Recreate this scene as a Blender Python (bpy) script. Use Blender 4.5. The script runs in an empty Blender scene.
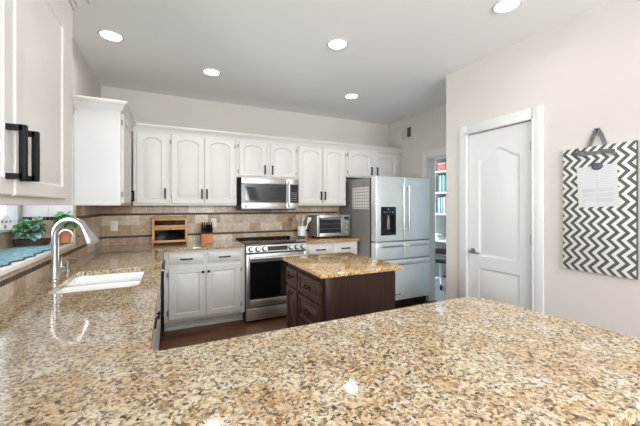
import bpy, bmesh, math, random
from mathutils import Vector, Matrix
random.seed(4)
C = bpy.context.scene.collection
SC = bpy.context.scene
PI = math.pi

# ---------------------------------------------------------------- camera, world, light, exposure
cam = bpy.data.cameras.new('camera')
cam.sensor_width = 36.0
cam.lens = 314.3 / 640 * 36
cam.shift_y = -7.2 / 640
cam.clip_start = 0.02
co = bpy.data.objects.new('camera', cam)
C.objects.link(co)
co.location = (0.728, -4.334, 1.369)
co.rotation_euler = (PI / 2, 0, -math.atan(149 / 314.3))
SC.camera = co

W = bpy.data.worlds.new('overcast_sky')
SC.world = W
W.use_nodes = True
bg = W.node_tree.nodes['Background']
bg.inputs[0].default_value = (0.86, 0.93, 1.0, 1)
bg.inputs[1].default_value = 1.9

def area(name, loc, rot, sx, sy, power, col=(1, 1, 1)):
    l = bpy.data.lights.new(name, 'AREA')
    l.shape = 'RECTANGLE'
    l.size = sx
    l.size_y = sy
    l.energy = power
    l.color = col
    o = bpy.data.objects.new(name, l)
    C.objects.link(o)
    o.location = loc
    o.rotation_euler = rot
    return o

# daylight entering by the windows of the dining side (behind the camera), the sink window and the study window
area('dining_window_daylight', (1.7, -7.2, 1.85), (PI / 2 + .95, 0, 0), 2.7, 1.4, 285, (0.95, 0.98, 1.0))
sw = area('sink_window_daylight', (-0.32, -1.98, 1.66), (PI / 2, 0, -PI / 2), 0.95, 0.85, 10, (0.92, 0.96, 1.0))
sw.data.spread = math.radians(85)
area('study_window_daylight', (5.0, 1.10, 1.5), (PI / 2, 0, PI), 1.3, 1.3, 48, (0.82, 0.93, 1.0))
LAMP_W = 1.7
LAMP_COL = (1.0, 0.95, 0.88)

vs = SC.view_settings
vs.view_transform = 'Standard'
vs.look = 'None'
vs.gamma = 1
vs.use_curve_mapping = False
vs.exposure = 0.13

# ---------------------------------------------------------------- materials
def nodes(name):
    m = bpy.data.materials.new(name)
    m.use_nodes = True
    nt = m.node_tree
    return m, nt, nt.nodes['Principled BSDF']

def N(nt, typ, **kw):
    n = nt.nodes.new(typ)
    for k, v in kw.items():
        if k in n.inputs:
            n.inputs[k].default_value = v
        else:
            setattr(n, k, v)
    return n

def rgb(c):
    return (c[0], c[1], c[2], 1)

def ramp(nt, stops, interp='LINEAR'):
    r = nt.nodes.new('ShaderNodeValToRGB')
    r.color_ramp.interpolation = interp
    e = r.color_ramp.elements
    while len(e) < len(stops):
        e.new(0.5)
    for i, (p, c) in enumerate(stops):
        e[i].position = p
        e[i].color = rgb(c)
    return r

def mat(name, col, rough=0.5, metal=0.0, var=0.06, scale=6.0, bump=0.0, bscale=60.0, spec=0.5, stretch=None, coat=0.0):
    """plain surface whose colour wanders a little with a noise texture"""
    m, nt, p = nodes(name)
    tc = N(nt, 'ShaderNodeTexCoord')
    src = tc.outputs['Object']
    if stretch:
        mp = N(nt, 'ShaderNodeMapping')
        mp.inputs['Scale'].default_value = stretch
        nt.links.new(src, mp.inputs[0])
        src = mp.outputs[0]
    no = N(nt, 'ShaderNodeTexNoise', Scale=scale, Detail=3.0)
    nt.links.new(src, no.inputs['Vector'])
    r = ramp(nt, [(0.3, [c * (1 - var) for c in col]), (0.7, [min(1, c * (1 + var)) for c in col])])
    nt.links.new(no.outputs['Fac'], r.inputs[0])
    nt.links.new(r.outputs[0], p.inputs['Base Color'])
    p.inputs['Roughness'].default_value = rough
    p.inputs['Metallic'].default_value = metal
    p.inputs['Specular IOR Level'].default_value = spec
    p.inputs['Coat Weight'].default_value = coat
    if bump:
        n2 = N(nt, 'ShaderNodeTexNoise', Scale=bscale, Detail=4.0)
        nt.links.new(src, n2.inputs['Vector'])
        b = N(nt, 'ShaderNodeBump', Strength=bump, Distance=0.01)
        nt.links.new(n2.outputs['Fac'], b.inputs['Height'])
        nt.links.new(b.outputs[0], p.inputs['Normal'])
    return m

def emit(name, col, strength):
    m, nt, p = nodes(name)
    p.inputs['Base Color'].default_value = rgb(col)
    p.inputs['Emission Color'].default_value = rgb(col)
    p.inputs['Emission Strength'].default_value = strength
    return m

def thin_glass(name, tint=(1, 1, 1), gloss=0.1):
    m, nt, p = nodes(name)
    out = nt.nodes['Material Output']
    nt.nodes.remove(p)
    t = N(nt, 'ShaderNodeBsdfTransparent')
    t.inputs[0].default_value = rgb(tint)
    g = N(nt, 'ShaderNodeBsdfGlossy', Roughness=0.03)
    mx = N(nt, 'ShaderNodeMixShader')
    mx.inputs[0].default_value = gloss
    nt.links.new(t.outputs[0], mx.inputs[1])
    nt.links.new(g.outputs[0], mx.inputs[2])
    nt.links.new(mx.outputs[0], out.inputs[0])
    return m

def granite(name, lo, hi):
    m, nt, p = nodes(name)
    L = nt.links.new
    tc = N(nt, 'ShaderNodeTexCoord')
    # wobble the coordinates so that the crystals are irregular
    wn = N(nt, 'ShaderNodeTexNoise', Scale=45.0, Detail=2.0)
    L(tc.outputs['Object'], wn.inputs['Vector'])
    mixv = N(nt, 'ShaderNodeVectorMath', operation='MULTIPLY_ADD')
    mixv.inputs[1].default_value = (0.022, 0.022, 0.022)
    L(wn.outputs['Color'], mixv.inputs[0])
    L(tc.outputs['Object'], mixv.inputs[2])
    v1 = N(nt, 'ShaderNodeTexVoronoi', Scale=125.0)
    L(mixv.outputs[0], v1.inputs['Vector'])
    sep = N(nt, 'ShaderNodeSeparateColor')
    L(v1.outputs['Color'], sep.inputs[0])
    r1 = ramp(nt, [(0.0, (0.13, 0.085, 0.05)), (0.10, (0.30, 0.20, 0.11)), (0.28, (0.48, 0.33, 0.18)), (0.5, (0.62, 0.48, 0.31)), (0.75, (0.74, 0.63, 0.48)), (0.92, (0.66, 0.57, 0.45)), (1.0, (0.36, 0.31, 0.26))])
    L(sep.outputs[0], r1.inputs[0])
    # broad golden / cream drifts
    n1 = N(nt, 'ShaderNodeTexNoise', Scale=9.0, Detail=4.0)
    L(tc.outputs['Object'], n1.inputs['Vector'])
    r2 = ramp(nt, [(0.38, lo), (0.62, hi)])
    L(n1.outputs['Fac'], r2.inputs[0])
    mul = N(nt, 'ShaderNodeMixRGB', blend_type='MULTIPLY')
    mul.inputs[0].default_value = 1.0
    L(r1.outputs[0], mul.inputs[1])
    L(r2.outputs[0], mul.inputs[2])
    # dark mica flecks
    n2 = N(nt, 'ShaderNodeTexNoise', Scale=88.0, Detail=4.0, Roughness=0.65)
    L(mixv.outputs[0], n2.inputs['Vector'])
    r3 = ramp(nt, [(0.575, (0, 0, 0)), (0.61, (1, 1, 1))])
    L(n2.outputs['Fac'], r3.inputs[0])
    mx = N(nt, 'ShaderNodeMixRGB')
    L(r3.outputs[0], mx.inputs[0])
    L(mul.outputs[0], mx.inputs[1])
    mx.inputs[2].default_value = (0.035, 0.022, 0.014, 1)
    # small grey flecks
    n3 = N(nt, 'ShaderNodeTexNoise', Scale=110.0, Detail=2.0)
    L(tc.outputs['Object'], n3.inputs['Vector'])
    r4 = ramp(nt, [(0.60, (0, 0, 0)), (0.68, (0.8, 0.8, 0.8))])
    L(n3.outputs['Fac'], r4.inputs[0])
    mx2 = N(nt, 'ShaderNodeMixRGB')
    L(r4.outputs[0], mx2.inputs[0])
    L(mx.outputs[0], mx2.inputs[1])
    mx2.inputs[2].default_value = (0.16, 0.12, 0.095, 1)
    L(mx2.outputs[0], p.inputs['Base Color'])
    p.inputs['Roughness'].default_value = 0.075
    p.inputs['Specular IOR Level'].default_value = 0.6
    return m

def tile(name, axis):
    """travertine wall tile; axis = the horizontal direction along the wall ('X' or 'Y')"""
    m, nt, p = nodes(name)
    L = nt.links.new
    tc = N(nt, 'ShaderNodeTexCoord')
    sp = N(nt, 'ShaderNodeSeparateXYZ')
    L(tc.outputs['Object'], sp.inputs[0])
    cb = N(nt, 'ShaderNodeCombineXYZ')
    L(sp.outputs[axis], cb.inputs[0])
    sub = N(nt, 'ShaderNodeMath', operation='SUBTRACT')
    sub.inputs[1].default_value = 0.909
    L(sp.outputs['Z'], sub.inputs[0])
    L(sub.outputs[0], cb.inputs[1])
    br = N(nt, 'ShaderNodeTexBrick')
    br.inputs['Scale'].default_value = 1.0
    br.inputs['Color1'].default_value = (0.0, 0.0, 0.0, 1)
    br.inputs['Color2'].default_value = (1.0, 1.0, 1.0, 1)
    br.inputs['Mortar'].default_value = (0.5, 0.5, 0.5, 1)
    br.inputs['Mortar Size'].default_value = 0.0022
    br.inputs['Brick Width'].default_value = 0.155
    br.inputs['Row Height'].default_value = 0.1165
    L(cb.outputs[0], br.inputs['Vector'])
    rc = ramp(nt, [(0.0, (0.40, 0.265, 0.16)), (0.3, (0.54, 0.39, 0.25)), (0.6, (0.62, 0.50, 0.37)), (1.0, (0.74, 0.65, 0.53))])
    L(br.outputs['Color'], rc.inputs[0])
    no = N(nt, 'ShaderNodeTexNoise', Scale=28.0, Detail=5.0)
    L(tc.outputs['Object'], no.inputs['Vector'])
    r2 = ramp(nt, [(0.3, (0.74, 0.70, 0.64)), (0.65, (1.05, 1.03, 1.0))])
    L(no.outputs['Fac'], r2.inputs[0])
    mul = N(nt, 'ShaderNodeMixRGB', blend_type='MULTIPLY')
    mul.inputs[0].default_value = 1.0
    L(rc.outputs[0], mul.inputs[1])
    L(r2.outputs[0], mul.inputs[2])
    mx = N(nt, 'ShaderNodeMixRGB')
    L(br.outputs['Fac'], mx.inputs[0])
    L(mul.outputs[0], mx.inputs[1])
    mx.inputs[2].default_value = (0.50, 0.44, 0.36, 1)
    L(mx.outputs[0], p.inputs['Base Color'])
    p.inputs['Roughness'].default_value = 0.28
    b = N(nt, 'ShaderNodeBump', Strength=0.4, Distance=0.002, invert=True)
    L(br.outputs['Fac'], b.inputs['Height'])
    L(b.outputs[0], p.inputs['Normal'])
    return m

def mosaic(name, axis):
    m, nt, p = nodes(name)
    L = nt.links.new
    tc = N(nt, 'ShaderNodeTexCoord')
    sp = N(nt, 'ShaderNodeSeparateXYZ')
    L(tc.outputs['Object'], sp.inputs[0])
    cb = N(nt, 'ShaderNodeCombineXYZ')
    L(sp.outputs[axis], cb.inputs[0])
    br = N(nt, 'ShaderNodeTexBrick', offset=0.0)
    for k, v in {'Scale': 1.0, 'Color1': (0.028, 0.015, 0.010, 1), 'Color2': (0.06, 0.032, 0.020, 1), 'Mortar': (0.22, 0.16, 0.11, 1), 'Mortar Size': 0.0028, 'Brick Width': 0.026, 'Row Height': 0.5}.items():
        br.inputs[k].default_value = v
    ad = N(nt, 'ShaderNodeVectorMath', operation='ADD')
    ad.inputs[1].default_value = (0, 0.25, 0)
    L(cb.outputs[0], ad.inputs[0])
    L(ad.outputs[0], br.inputs['Vector'])
    L(br.outputs['Color'], p.inputs['Base Color'])
    p.inputs['Roughness'].default_value = 0.45
    p.inputs['Specular IOR Level'].default_value = 0.25
    return m

def plank_floor():
    m, nt, p = nodes('dark_wood_planks')
    L = nt.links.new
    tc = N(nt, 'ShaderNodeTexCoord')
    br = N(nt, 'ShaderNodeTexBrick')
    for k, v in {'Scale': 1.0, 'Color1': (0.085, 0.033, 0.015, 1), 'Color2': (0.19, 0.080, 0.036, 1), 'Mortar': (0.02, 0.009, 0.005, 1), 'Mortar Size': 0.002, 'Brick Width': 1.1, 'Row Height': 0.11}.items():
        br.inputs[k].default_value = v
    L(tc.outputs['Object'], br.inputs['Vector'])
    mp = N(nt, 'ShaderNodeMapping')
    mp.inputs['Scale'].default_value = (1.6, 14, 1)
    L(tc.outputs['Object'], mp.inputs[0])
    no = N(nt, 'ShaderNodeTexNoise', Scale=3.0, Detail=6.0)
    L(mp.outputs[0], no.inputs['Vector'])
    r = ramp(nt, [(0.3, (0.5, 0.45, 0.42)), (0.7, (1.5, 1.45, 1.4))])
    L(no.outputs['Fac'], r.inputs[0])
    mul = N(nt, 'ShaderNodeMixRGB', blend_type='MULTIPLY')
    mul.inputs[0].default_value = 1.0
    L(br.outputs['Color'], mul.inputs[1])
    L(r.outputs[0], mul.inputs[2])
    L(mul.outputs[0], p.inputs['Base Color'])
    p.inputs['Roughness'].default_value = 0.3
    return m

def wood(name, dark, light, stretch=(1, 1, 12), rough=0.4, scale=3.0):
    m, nt, p = nodes(name)
    L = nt.links.new
    tc = N(nt, 'ShaderNodeTexCoord')
    mp = N(nt, 'ShaderNodeMapping')
    mp.inputs['Scale'].default_value = stretch
    L(tc.outputs['Object'], mp.inputs[0])
    no = N(nt, 'ShaderNodeTexNoise', Scale=scale, Detail=6.0, Roughness=0.6)
    L(mp.outputs[0], no.inputs['Vector'])
    r = ramp(nt, [(0.3, dark), (0.7, light)])
    L(no.outputs['Fac'], r.inputs[0])
    L(r.outputs[0], p.inputs['Base Color'])
    p.inputs['Roughness'].default_value = rough
    p.inputs['Specular IOR Level'].default_value = 0.25
    return m

def chevron():
    """cream and charcoal zigzags that run down the board (object space, Y across, Z up)"""
    m, nt, p = nodes('chevron_fabric')
    L = nt.links.new
    tc = N(nt, 'ShaderNodeTexCoord')
    sp = N(nt, 'ShaderNodeSeparateXYZ')
    L(tc.outputs['Object'], sp.inputs[0])
    pp = N(nt, 'ShaderNodeMath', operation='PINGPONG')
    pp.inputs[1].default_value = 0.0495
    L(sp.outputs['Z'], pp.inputs[0])
    sc_ = N(nt, 'ShaderNodeMath', operation='MULTIPLY_ADD')
    sc_.inputs[1].default_value = 0.95
    L(pp.outputs[0], sc_.inputs[0])
    L(sp.outputs['Y'], sc_.inputs[2])
    fl = N(nt, 'ShaderNodeMath', operation='WRAP')
    fl.inputs[1].default_value = 0.0
    fl.inputs[2].default_value = 0.0520
    L(sc_.outputs[0], fl.inputs[0])
    gt = N(nt, 'ShaderNodeMath', operation='GREATER_THAN')
    gt.inputs[1].default_value = 0.0262
    L(fl.outputs[0], gt.inputs[0])
    mx = N(nt, 'ShaderNodeMixRGB')
    L(gt.outputs[0], mx.inputs[0])
    mx.inputs[1].default_value = (0.70, 0.69, 0.655, 1)
    mx.inputs[2].default_value = (0.095, 0.092, 0.09, 1)
    L(mx.outputs[0], p.inputs['Base Color'])
    p.inputs['Roughness'].default_value = 0.9
    no = N(nt, 'ShaderNodeTexNoise', Scale=500.0)
    L(tc.outputs['Object'], no.inputs['Vector'])
    b = N(nt, 'ShaderNodeBump', Strength=0.2, Distance=0.002)
    L(no.outputs['Fac'], b.inputs['Height'])
    L(b.outputs[0], p.inputs['Normal'])
    return m

def printed(name, axis, paper, ink, bw, rh, ms, zo=0.0):
    """paper ruled with grid cells or lines"""
    m, nt, p = nodes(name)
    L = nt.links.new
    tc = N(nt, 'ShaderNodeTexCoord')
    sp = N(nt, 'ShaderNodeSeparateXYZ')
    L(tc.outputs['Object'], sp.inputs[0])
    cb = N(nt, 'ShaderNodeCombineXYZ')
    L(sp.outputs[axis], cb.inputs[0])
    L(sp.outputs['Z'], cb.inputs[1])
    br = N(nt, 'ShaderNodeTexBrick', offset=0.0)
    for k, v in {'Scale': 1.0, 'Color1': rgb(paper), 'Color2': rgb(paper), 'Mortar': rgb(ink), 'Mortar Size': ms, 'Brick Width': bw, 'Row Height': rh}.items():
        br.inputs[k].default_value = v
    L(cb.outputs[0], br.inputs['Vector'])
    L(br.outputs['Color'], p.inputs['Base Color'])
    p.inputs['Roughness'].default_value = 0.8
    return m

WALLC = (0.61, 0.575, 0.535)
M_wall = mat('warm_grey_wall_paint', WALLC, 0.85, var=0.015, scale=2, bump=0.03, bscale=250)
M_ceil = mat('ceiling_paint', (0.87, 0.875, 0.87), 0.9, var=0.01, scale=2, bump=0.03, bscale=200)
M_trim = mat('white_trim_paint', (0.66, 0.655, 0.64), 0.4, var=0.01)
M_cab = mat('white_cabinet_paint', (0.685, 0.66, 0.635), 0.42, var=0.015, scale=4)
M_kick = mat('toe_kick_paint', (0.66, 0.63, 0.59), 0.5)
M_black = mat('matt_black_metal', (0.009, 0.008, 0.008), 0.55, spec=0.15)
M_bronze = mat('hinge_metal', (0.33, 0.31, 0.29), 0.35, metal=1.0)
M_gran = granite('speckled_granite', (0.80, 0.73, 0.63), (0.91, 0.94, 0.98))
M_gran_warm = granite('golden_granite', (0.92, 0.70, 0.42), (1.0, 0.86, 0.62))  # same granite; warm light and weaker window reflection painted in as gold
M_tileX = tile('travertine_tile_back', 'X')
M_tileY = tile('travertine_tile_left', 'Y')
M_mosX = mosaic('mosaic_strip_back', 'X')
M_mosY = mosaic('mosaic_strip_left', 'Y')
M_floor = plank_floor()
M_steel = mat('brushed_steel', (0.50, 0.485, 0.465), 0.38, metal=1.0, var=0.05, scale=5, stretch=(1, 1, 60))
M_steelh = mat('brushed_steel_fridge', (0.84, 0.885, 0.895), 0.40, metal=0.65, var=0.06, scale=4, stretch=(60, 1, 1))
M_handle = mat('satin_steel_handle', (0.62, 0.62, 0.61), 0.30, metal=1.0)
M_side = mat('fridge_side_grey', (0.25, 0.235, 0.225), 0.45, metal=0.35, var=0.05)
M_bglass = mat('black_oven_glass', (0.006, 0.006, 0.007), 0.06, var=0.0, spec=0.5)
M_mwglass = mat('black_microwave_glass', (0.020, 0.022, 0.025), 0.05, var=0.0, spec=0.4)
M_display = mat('black_display', (0.010, 0.012, 0.015), 0.15)
M_dgrey = mat('dark_grey_plastic', (0.05, 0.05, 0.052), 0.4)
M_dark = wood('espresso_wood', (0.016, 0.0065, 0.0045), (0.040, 0.016, 0.010), (9, 9, 1.2), 0.42)
M_darkd = wood('espresso_wood_fronts', (0.030, 0.012, 0.008), (0.085, 0.036, 0.024), (9, 3, 9), 0.38)
M_honey = wood('honey_wood', (0.52, 0.27, 0.085), (0.70, 0.42, 0.16), (2, 8, 8), 0.4)
M_orange = wood('orange_block_wood', (0.40, 0.13, 0.03), (0.55, 0.22, 0.06), (8, 8, 2), 0.4)
M_sink = mat('white_sink_enamel', (0.88, 0.88, 0.86), 0.15, var=0.01)
M_chrome = mat('brushed_nickel', (0.52, 0.52, 0.515), 0.34, metal=1.0, var=0.03)
M_nickel = mat('dark_nickel', (0.35, 0.34, 0.32), 0.3, metal=1.0)
M_glass = thin_glass('clear_window_glass', (0.98, 0.99, 1.0), 0.06)
M_bread_glass = thin_glass('tinted_box_glass', (0.55, 0.53, 0.55), 0.012)
M_ledge = mat('white_stone_ledge', (0.85, 0.83, 0.80), 0.25, var=0.03)
M_mat = mat('pale_blue_mat', (0.25, 0.46, 0.54), 0.9, var=0.5, scale=55, bump=0.5, bscale=90)
M_fringe = mat('dark_mat_border', (0.05, 0.07, 0.08), 0.9)
M_leaf = mat('green_leaf', (0.13, 0.40, 0.09), 0.45, var=0.6, scale=25)
M_leaf2 = mat('blue_green_leaf', (0.26, 0.52, 0.42), 0.5, var=0.5, scale=25)
M_leaf3 = mat('olive_leaf', (0.20, 0.22, 0.05), 0.5, var=0.4, scale=25)
M_leaf4 = mat('pale_blue_leaf', (0.60, 0.78, 0.80), 0.5, var=0.3, scale=25)
M_tilep = mat('pale_glossy_tile', (0.78, 0.76, 0.74), 0.15, var=0.08, scale=5)
M_stem = mat('plant_stem', (0.12, 0.16, 0.05), 0.6)
M_terra = mat('terracotta', (0.58, 0.22, 0.11), 0.75, var=0.15, scale=14)
M_soil = mat('potting_soil', (0.035, 0.024, 0.016), 0.95)
M_basket = mat('dark_brown_tray', (0.075, 0.042, 0.03), 0.7, var=0.4, scale=40)
M_cream = mat('cream_ceramic', (0.76, 0.70, 0.60), 0.25)
M_white = mat('white_ceramic', (0.86, 0.86, 0.85), 0.4)
M_plate = mat('outlet_plate', (0.80, 0.77, 0.70), 0.4)
M_slot = mat('outlet_slot', (0.10, 0.09, 0.08), 0.5)
M_chev = chevron()
M_edge = mat('dark_board_edge', (0.07, 0.07, 0.07), 0.8)
M_ribbon = mat('grey_ribbon', (0.13, 0.13, 0.13), 0.55, var=0.4, scale=40)
M_paper = printed('printed_form', 'Y', (0.66, 0.66, 0.67), (0.50, 0.50, 0.53), 0.30, 0.012, 0.0016)
M_clip = mat('slate_blue_clip', (0.065, 0.085, 0.12), 0.4)
M_cal = printed('calendar_grid', 'Y', (0.70, 0.67, 0.63), (0.36, 0.34, 0.32), 0.058, 0.042, 0.006)
M_lens = emit('lamp_lens', (1.0, 0.97, 0.92), 9.0)
M_maroon = mat('maroon_bread_bag', (0.16, 0.02, 0.03), 0.7, var=0.7, scale=18)
M_purple = mat('dusky_bread_bag', (0.10, 0.06, 0.10), 0.7, var=0.6, scale=14)
M_study = mat('study_wall_paint', (0.70, 0.74, 0.75), 0.85)
M_carpet = mat('study_grey_floor', (0.30, 0.33, 0.35), 0.9, var=0.2, scale=30)
M_desk = mat('white_desk_paint', (0.84, 0.86, 0.86), 0.4)
M_deskback = mat('grey_green_panel', (0.20, 0.27, 0.27), 0.6)

# ---------------------------------------------------------------- mesh builder
class MB:
    def __init__(self):
        self.bm = bmesh.new()

    def box(self, x0, x1, y0, y1, z0, z1, bev=0.0, seg=2):
        b2 = bmesh.new()
        mt = Matrix.Translation(((x0 + x1) / 2, (y0 + y1) / 2, (z0 + z1) / 2)) @ Matrix.Diagonal((abs(x1 - x0), abs(y1 - y0), abs(z1 - z0), 1))
        bmesh.ops.create_cube(b2, size=1, matrix=mt)
        if bev > 0:
            bmesh.ops.bevel(b2, geom=list(b2.edges), offset=bev, segments=seg, affect='EDGES', profile=0.5)
        self.add(b2)
        return self

    def add(self, b2, mtx=None):
        mp = {}
        for v in b2.verts:
            mp[v] = self.bm.verts.new(mtx @ v.co if mtx else v.co)
        for f in b2.faces:
            try:
                self.bm.faces.new([mp[v] for v in f.verts])
            except ValueError:
                pass
        b2.free()

    def loops(self, ls, cap0=True, cap1=True, closed=True):
        rows = [[self.bm.verts.new(p) for p in l] for l in ls]
        n = len(rows[0])
        for a, b in zip(rows[:-1], rows[1:]):
            for i in range(n if closed else n - 1):
                j = (i + 1) % n
                self.bm.faces.new((a[i], a[j], b[j], b[i]))
        if cap0:
            self.bm.faces.new(rows[0][::-1])
        if cap1:
            self.bm.faces.new(rows[-1])
        return self

    def tube(self, pts, r, n=12):
        pts = [Vector(p) for p in pts]
        rs = r if isinstance(r, (list, tuple)) else [r] * len(pts)
        ls = []
        up = None
        for i, p in enumerate(pts):
            a = pts[max(i - 1, 0)]
            b = pts[min(i + 1, len(pts) - 1)]
            d = (b - a).normalized()
            if up is None:
                up = Vector((0, 0, 1)) if abs(d.z) < 0.9 else Vector((1, 0, 0))
            s = d.cross(up).normalized()
            u = s.cross(d).normalized()
            up = u
            ls.append([p + (s * math.cos(2 * PI * k / n) + u * math.sin(2 * PI * k / n)) * rs[i] for k in range(n)])
        return self.loops(ls)

    def cyl(self, p0, p1, r, r1=None, n=20):
        return self.tube([p0, p1], [r, r if r1 is None else r1], n)

    def lathe(self, prof, c=(0, 0, 0), n=24):
        ls = [[Vector((c[0] + r * math.cos(2 * PI * k / n), c[1] + r * math.sin(2 * PI * k / n), c[2] + z)) for k in range(n)] for r, z in prof]
        return self.loops(ls)

    def prism(self, poly, z0, z1, bev=0.0):
        b2 = bmesh.new()
        a = [b2.verts.new((x, y, z0)) for x, y in poly]
        b = [b2.verts.new((x, y, z1)) for x, y in poly]
        n = len(poly)
        b2.faces.new(a[::-1])
        b2.faces.new(b)
        for i in range(n):
            b2.faces.new((a[i], a[(i + 1) % n], b[(i + 1) % n], b[i]))
        bmesh.ops.recalc_face_normals(b2, faces=list(b2.faces))
        if bev:
            es = [e for e in b2.edges if abs(e.verts[0].co.z - e.verts[1].co.z) < 1e-6]
            bmesh.ops.bevel(b2, geom=es, offset=bev, segments=3, affect='EDGES', profile=0.5)
        self.add(b2)
        return self

    def quad(self, *ps):
        self.bm.faces.new([self.bm.verts.new(p) for p in ps])
        return self

    def build(self, name, m, parent=None, loc=None, smooth=35, recalc=True):
        if recalc:
            bmesh.ops.recalc_face_normals(self.bm, faces=list(self.bm.faces))
        me = bpy.data.meshes.new(name)
        self.bm.to_mesh(me)
        self.bm.free()
        me.materials.append(m)
        if smooth:
            me.polygons.foreach_set('use_smooth', [True] * len(me.polygons))
            me.set_sharp_from_angle(angle=math.radians(smooth))
        o = bpy.data.objects.new(name, me)
        C.objects.link(o)
        if loc:
            o.location = loc
        if parent:
            o.parent = parent
        return o

def bx(*a, **k):
    return MB().box(*a, **k)

def tag(o, label, cat, group=None, kind=None):
    o['label'] = label
    o['category'] = cat
    if group:
        o['group'] = group
    if kind:
        o['kind'] = kind
    return o

def thing(name, label, cat, loc=(0, 0, 0), rot=0, group=None):
    o = bpy.data.objects.new(name, None)
    o.empty_display_size = 0.1
    C.objects.link(o)
    o.location = loc
    o.rotation_euler = (0, 0, rot)
    return tag(o, label, cat, group)

def struct(o, label=None):
    o['kind'] = 'structure'
    if label:
        o['label'] = label
        o['category'] = o.name.split('_')[0]
    return o

def copy_tree(o, parent=None):
    c = o.copy()
    C.objects.link(c)
    if parent:
        c.parent = parent
    for ch in list(o.children):
        copy_tree(ch, c)
    return c

def sweep(mb, path, prof, closed=False):
    """prof = (outwards, z); outwards is to the right of the direction of travel"""
    P = [Vector(p) for p in path]
    ls = []
    for i, p in enumerate(P):
        d0 = (P[i] - P[i - 1]).normalized() if i > 0 else None
        d1 = (P[i + 1] - P[i]).normalized() if i < len(P) - 1 else None
        d0 = d0 or d1
        d1 = d1 or d0
        n0 = Vector((d0.y, -d0.x))
        n1 = Vector((d1.y, -d1.x))
        m = (n0 + n1).normalized()
        m = m / max(0.2, m.dot(n0))
        ls.append([Vector((p.x + m.x * o, p.y + m.y * o, z)) for o, z in prof])
    return mb.loops(ls)

# ---------------------------------------------------------------- room shell
H = 2.743
WX = 4.07      # wall beyond the fridge
PX = 3.364     # pantry-door wall
PY = -1.896    # its far end
RY = -7.4      # rear wall
struct(bx(-0.4, 4.19, RY - 0.15, 0.15, -0.06, 0).build('floor', M_floor, smooth=0))
struct(bx(-0.15, 6.4, RY - 0.15, 1.5, H, H + 0.08).build('ceiling', M_ceil, smooth=0))
struct(bx(-0.15, WX + 0.12, 0, 0.12, 0, H).build('wall_back', M_wall, smooth=0))
wl = MB()
WY0, WY1, WZ0, WZ1 = -2.59, -1.10, 1.045, 2.13
wl.box(-0.15, 0, RY, WY0, 0, H).box(-0.15, 0, WY1, 0, 0, H).box(-0.15, 0, WY0, WY1, 0, WZ0).box(-0.15, 0, WY0, WY1, WZ1, H)
struct(wl.build('wall_left', M_wall, smooth=0))
# box window behind the sink
bw = MB()
bw.box(-0.42, -0.15, WY1, WY1 + 0.08, 0.95, 2.2).box(-0.42, -0.15, WY0 - 0.08, WY0, 0.95, 2.2)
bw.box(-0.42, -0.15, WY0, WY1, WZ1, 2.2).box(-0.42, -0.15, WY0, WY1, 0.95, WZ0)
struct(bw.build('wall_bay', M_wall, smooth=0))
struct(bx(-0.335, 0.022, WY0 + .002, WY1 - .002, WZ0, 1.07, bev=0.004).build('trim_1', M_ledge), 'white stone ledge under the sink window')
struct(bx(-0.42, -0.325, WY0 + .002, WY1 - .002, 1.071, 1.185).build('trim_2', M_tileY, smooth=0))
struct(bx(-0.324, -0.003, WY1 - .010, WY1 - .0005, 1.0705, 1.2535).build('trim_3', M_tileX, smooth=0))
for k, (xa, xb) in enumerate(((-.324, -.166), (-.164, -.003))):
    for z in (1.2805, 1.4005, 1.5205, 1.6405, 1.7605):
        struct(bx(xa, xb, WY1 - .012, WY1 - .0005, z, z + .118, bev=.001, seg=1).build('trim_%d' % (12 + k), M_tilep, smooth=0))
struct(bx(-0.320, -0.001, WY1 - .014, WY1 - .0105, 1.254, 1.280).build('trim_4', M_mosX, smooth=0))
win = MB()
win.box(-0.40, -0.33, WY0 + .01, WY0 + .07, 1.22, 2.12, bev=.004).box(-0.40, -0.33, WY1 - .075, WY1 - .015, 1.22, 2.12, bev=.004)
win.box(-0.40, -0.33, WY0 + .07, WY1 - .075, 2.06, 2.12, bev=.004).box(-0.40, -0.33, WY0 + .01, WY1 - .015, 1.187, 1.225, bev=.004)
win.box(-0.385, -0.345, -1.80, -1.76, 1.225, 2.06, bev=.004)
wo = struct(win.build('window_1', M_trim))
bx(-0.368, -0.364, WY0 + .07, WY1 - .075, 1.225, 2.06).build('pane', M_glass, wo, smooth=0)
bx(-0.329, -0.30, WY0 + .01, WY1 - .015, 1.186, 1.205, bev=.004).build('sill', M_trim, wo)

wr = MB()
DY0, DY1, DZ = -1.75, -0.91, 2.055
wr.box(WX, WX + 0.12, DY1, 0, 0, H).box(WX, WX + 0.12, DY0, DY1, DZ, H).box(WX, WX + 0.12, PY + .001, DY0, 0, H)
struct(wr.build('wall_right', M_wall, smooth=0))
PD0, PD1, PDZ = -2.775, -2.168, 2.065
wp = MB()
wp.box(PX, PX + 0.05, PD1, PY, 0, H).box(PX, PX + 0.05, RY, PD0, 0, H).box(PX, PX + 0.05, PD0, PD1, PDZ, H).box(PX + 0.05, WX + 0.12, RY, PY, 0, H)
struct(wp.build('wall_pantry', M_wall, smooth=0))
wb = MB()
wb.box(-0.15, 0.35, RY - .12, RY, 0, H).box(3.05, PX, RY - .12, RY, 0, H).box(0.35, 3.05, RY - .12, RY, 2.62, H).box(0.35, 3.05, RY - .12, RY, 0, 0.25)
struct(wb.build('wall_rear', M_wall, smooth=0))
w2 = MB()
for a in (0.36, 1.66, 2.98):
    w2.box(a, a + .06, RY - .08, RY - .02, 0.26, 2.61)
w2.box(0.42, 2.98, RY - .08, RY - .02, 0.26, 0.32).box(0.42, 2.98, RY - .08, RY - .02, 2.55, 2.61)
w2o = struct(w2.build('window_2', M_trim))
bx(0.42, 2.98, RY - .052, RY - .048, 0.32, 2.55).build('pane', M_glass, w2o, smooth=0)

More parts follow.
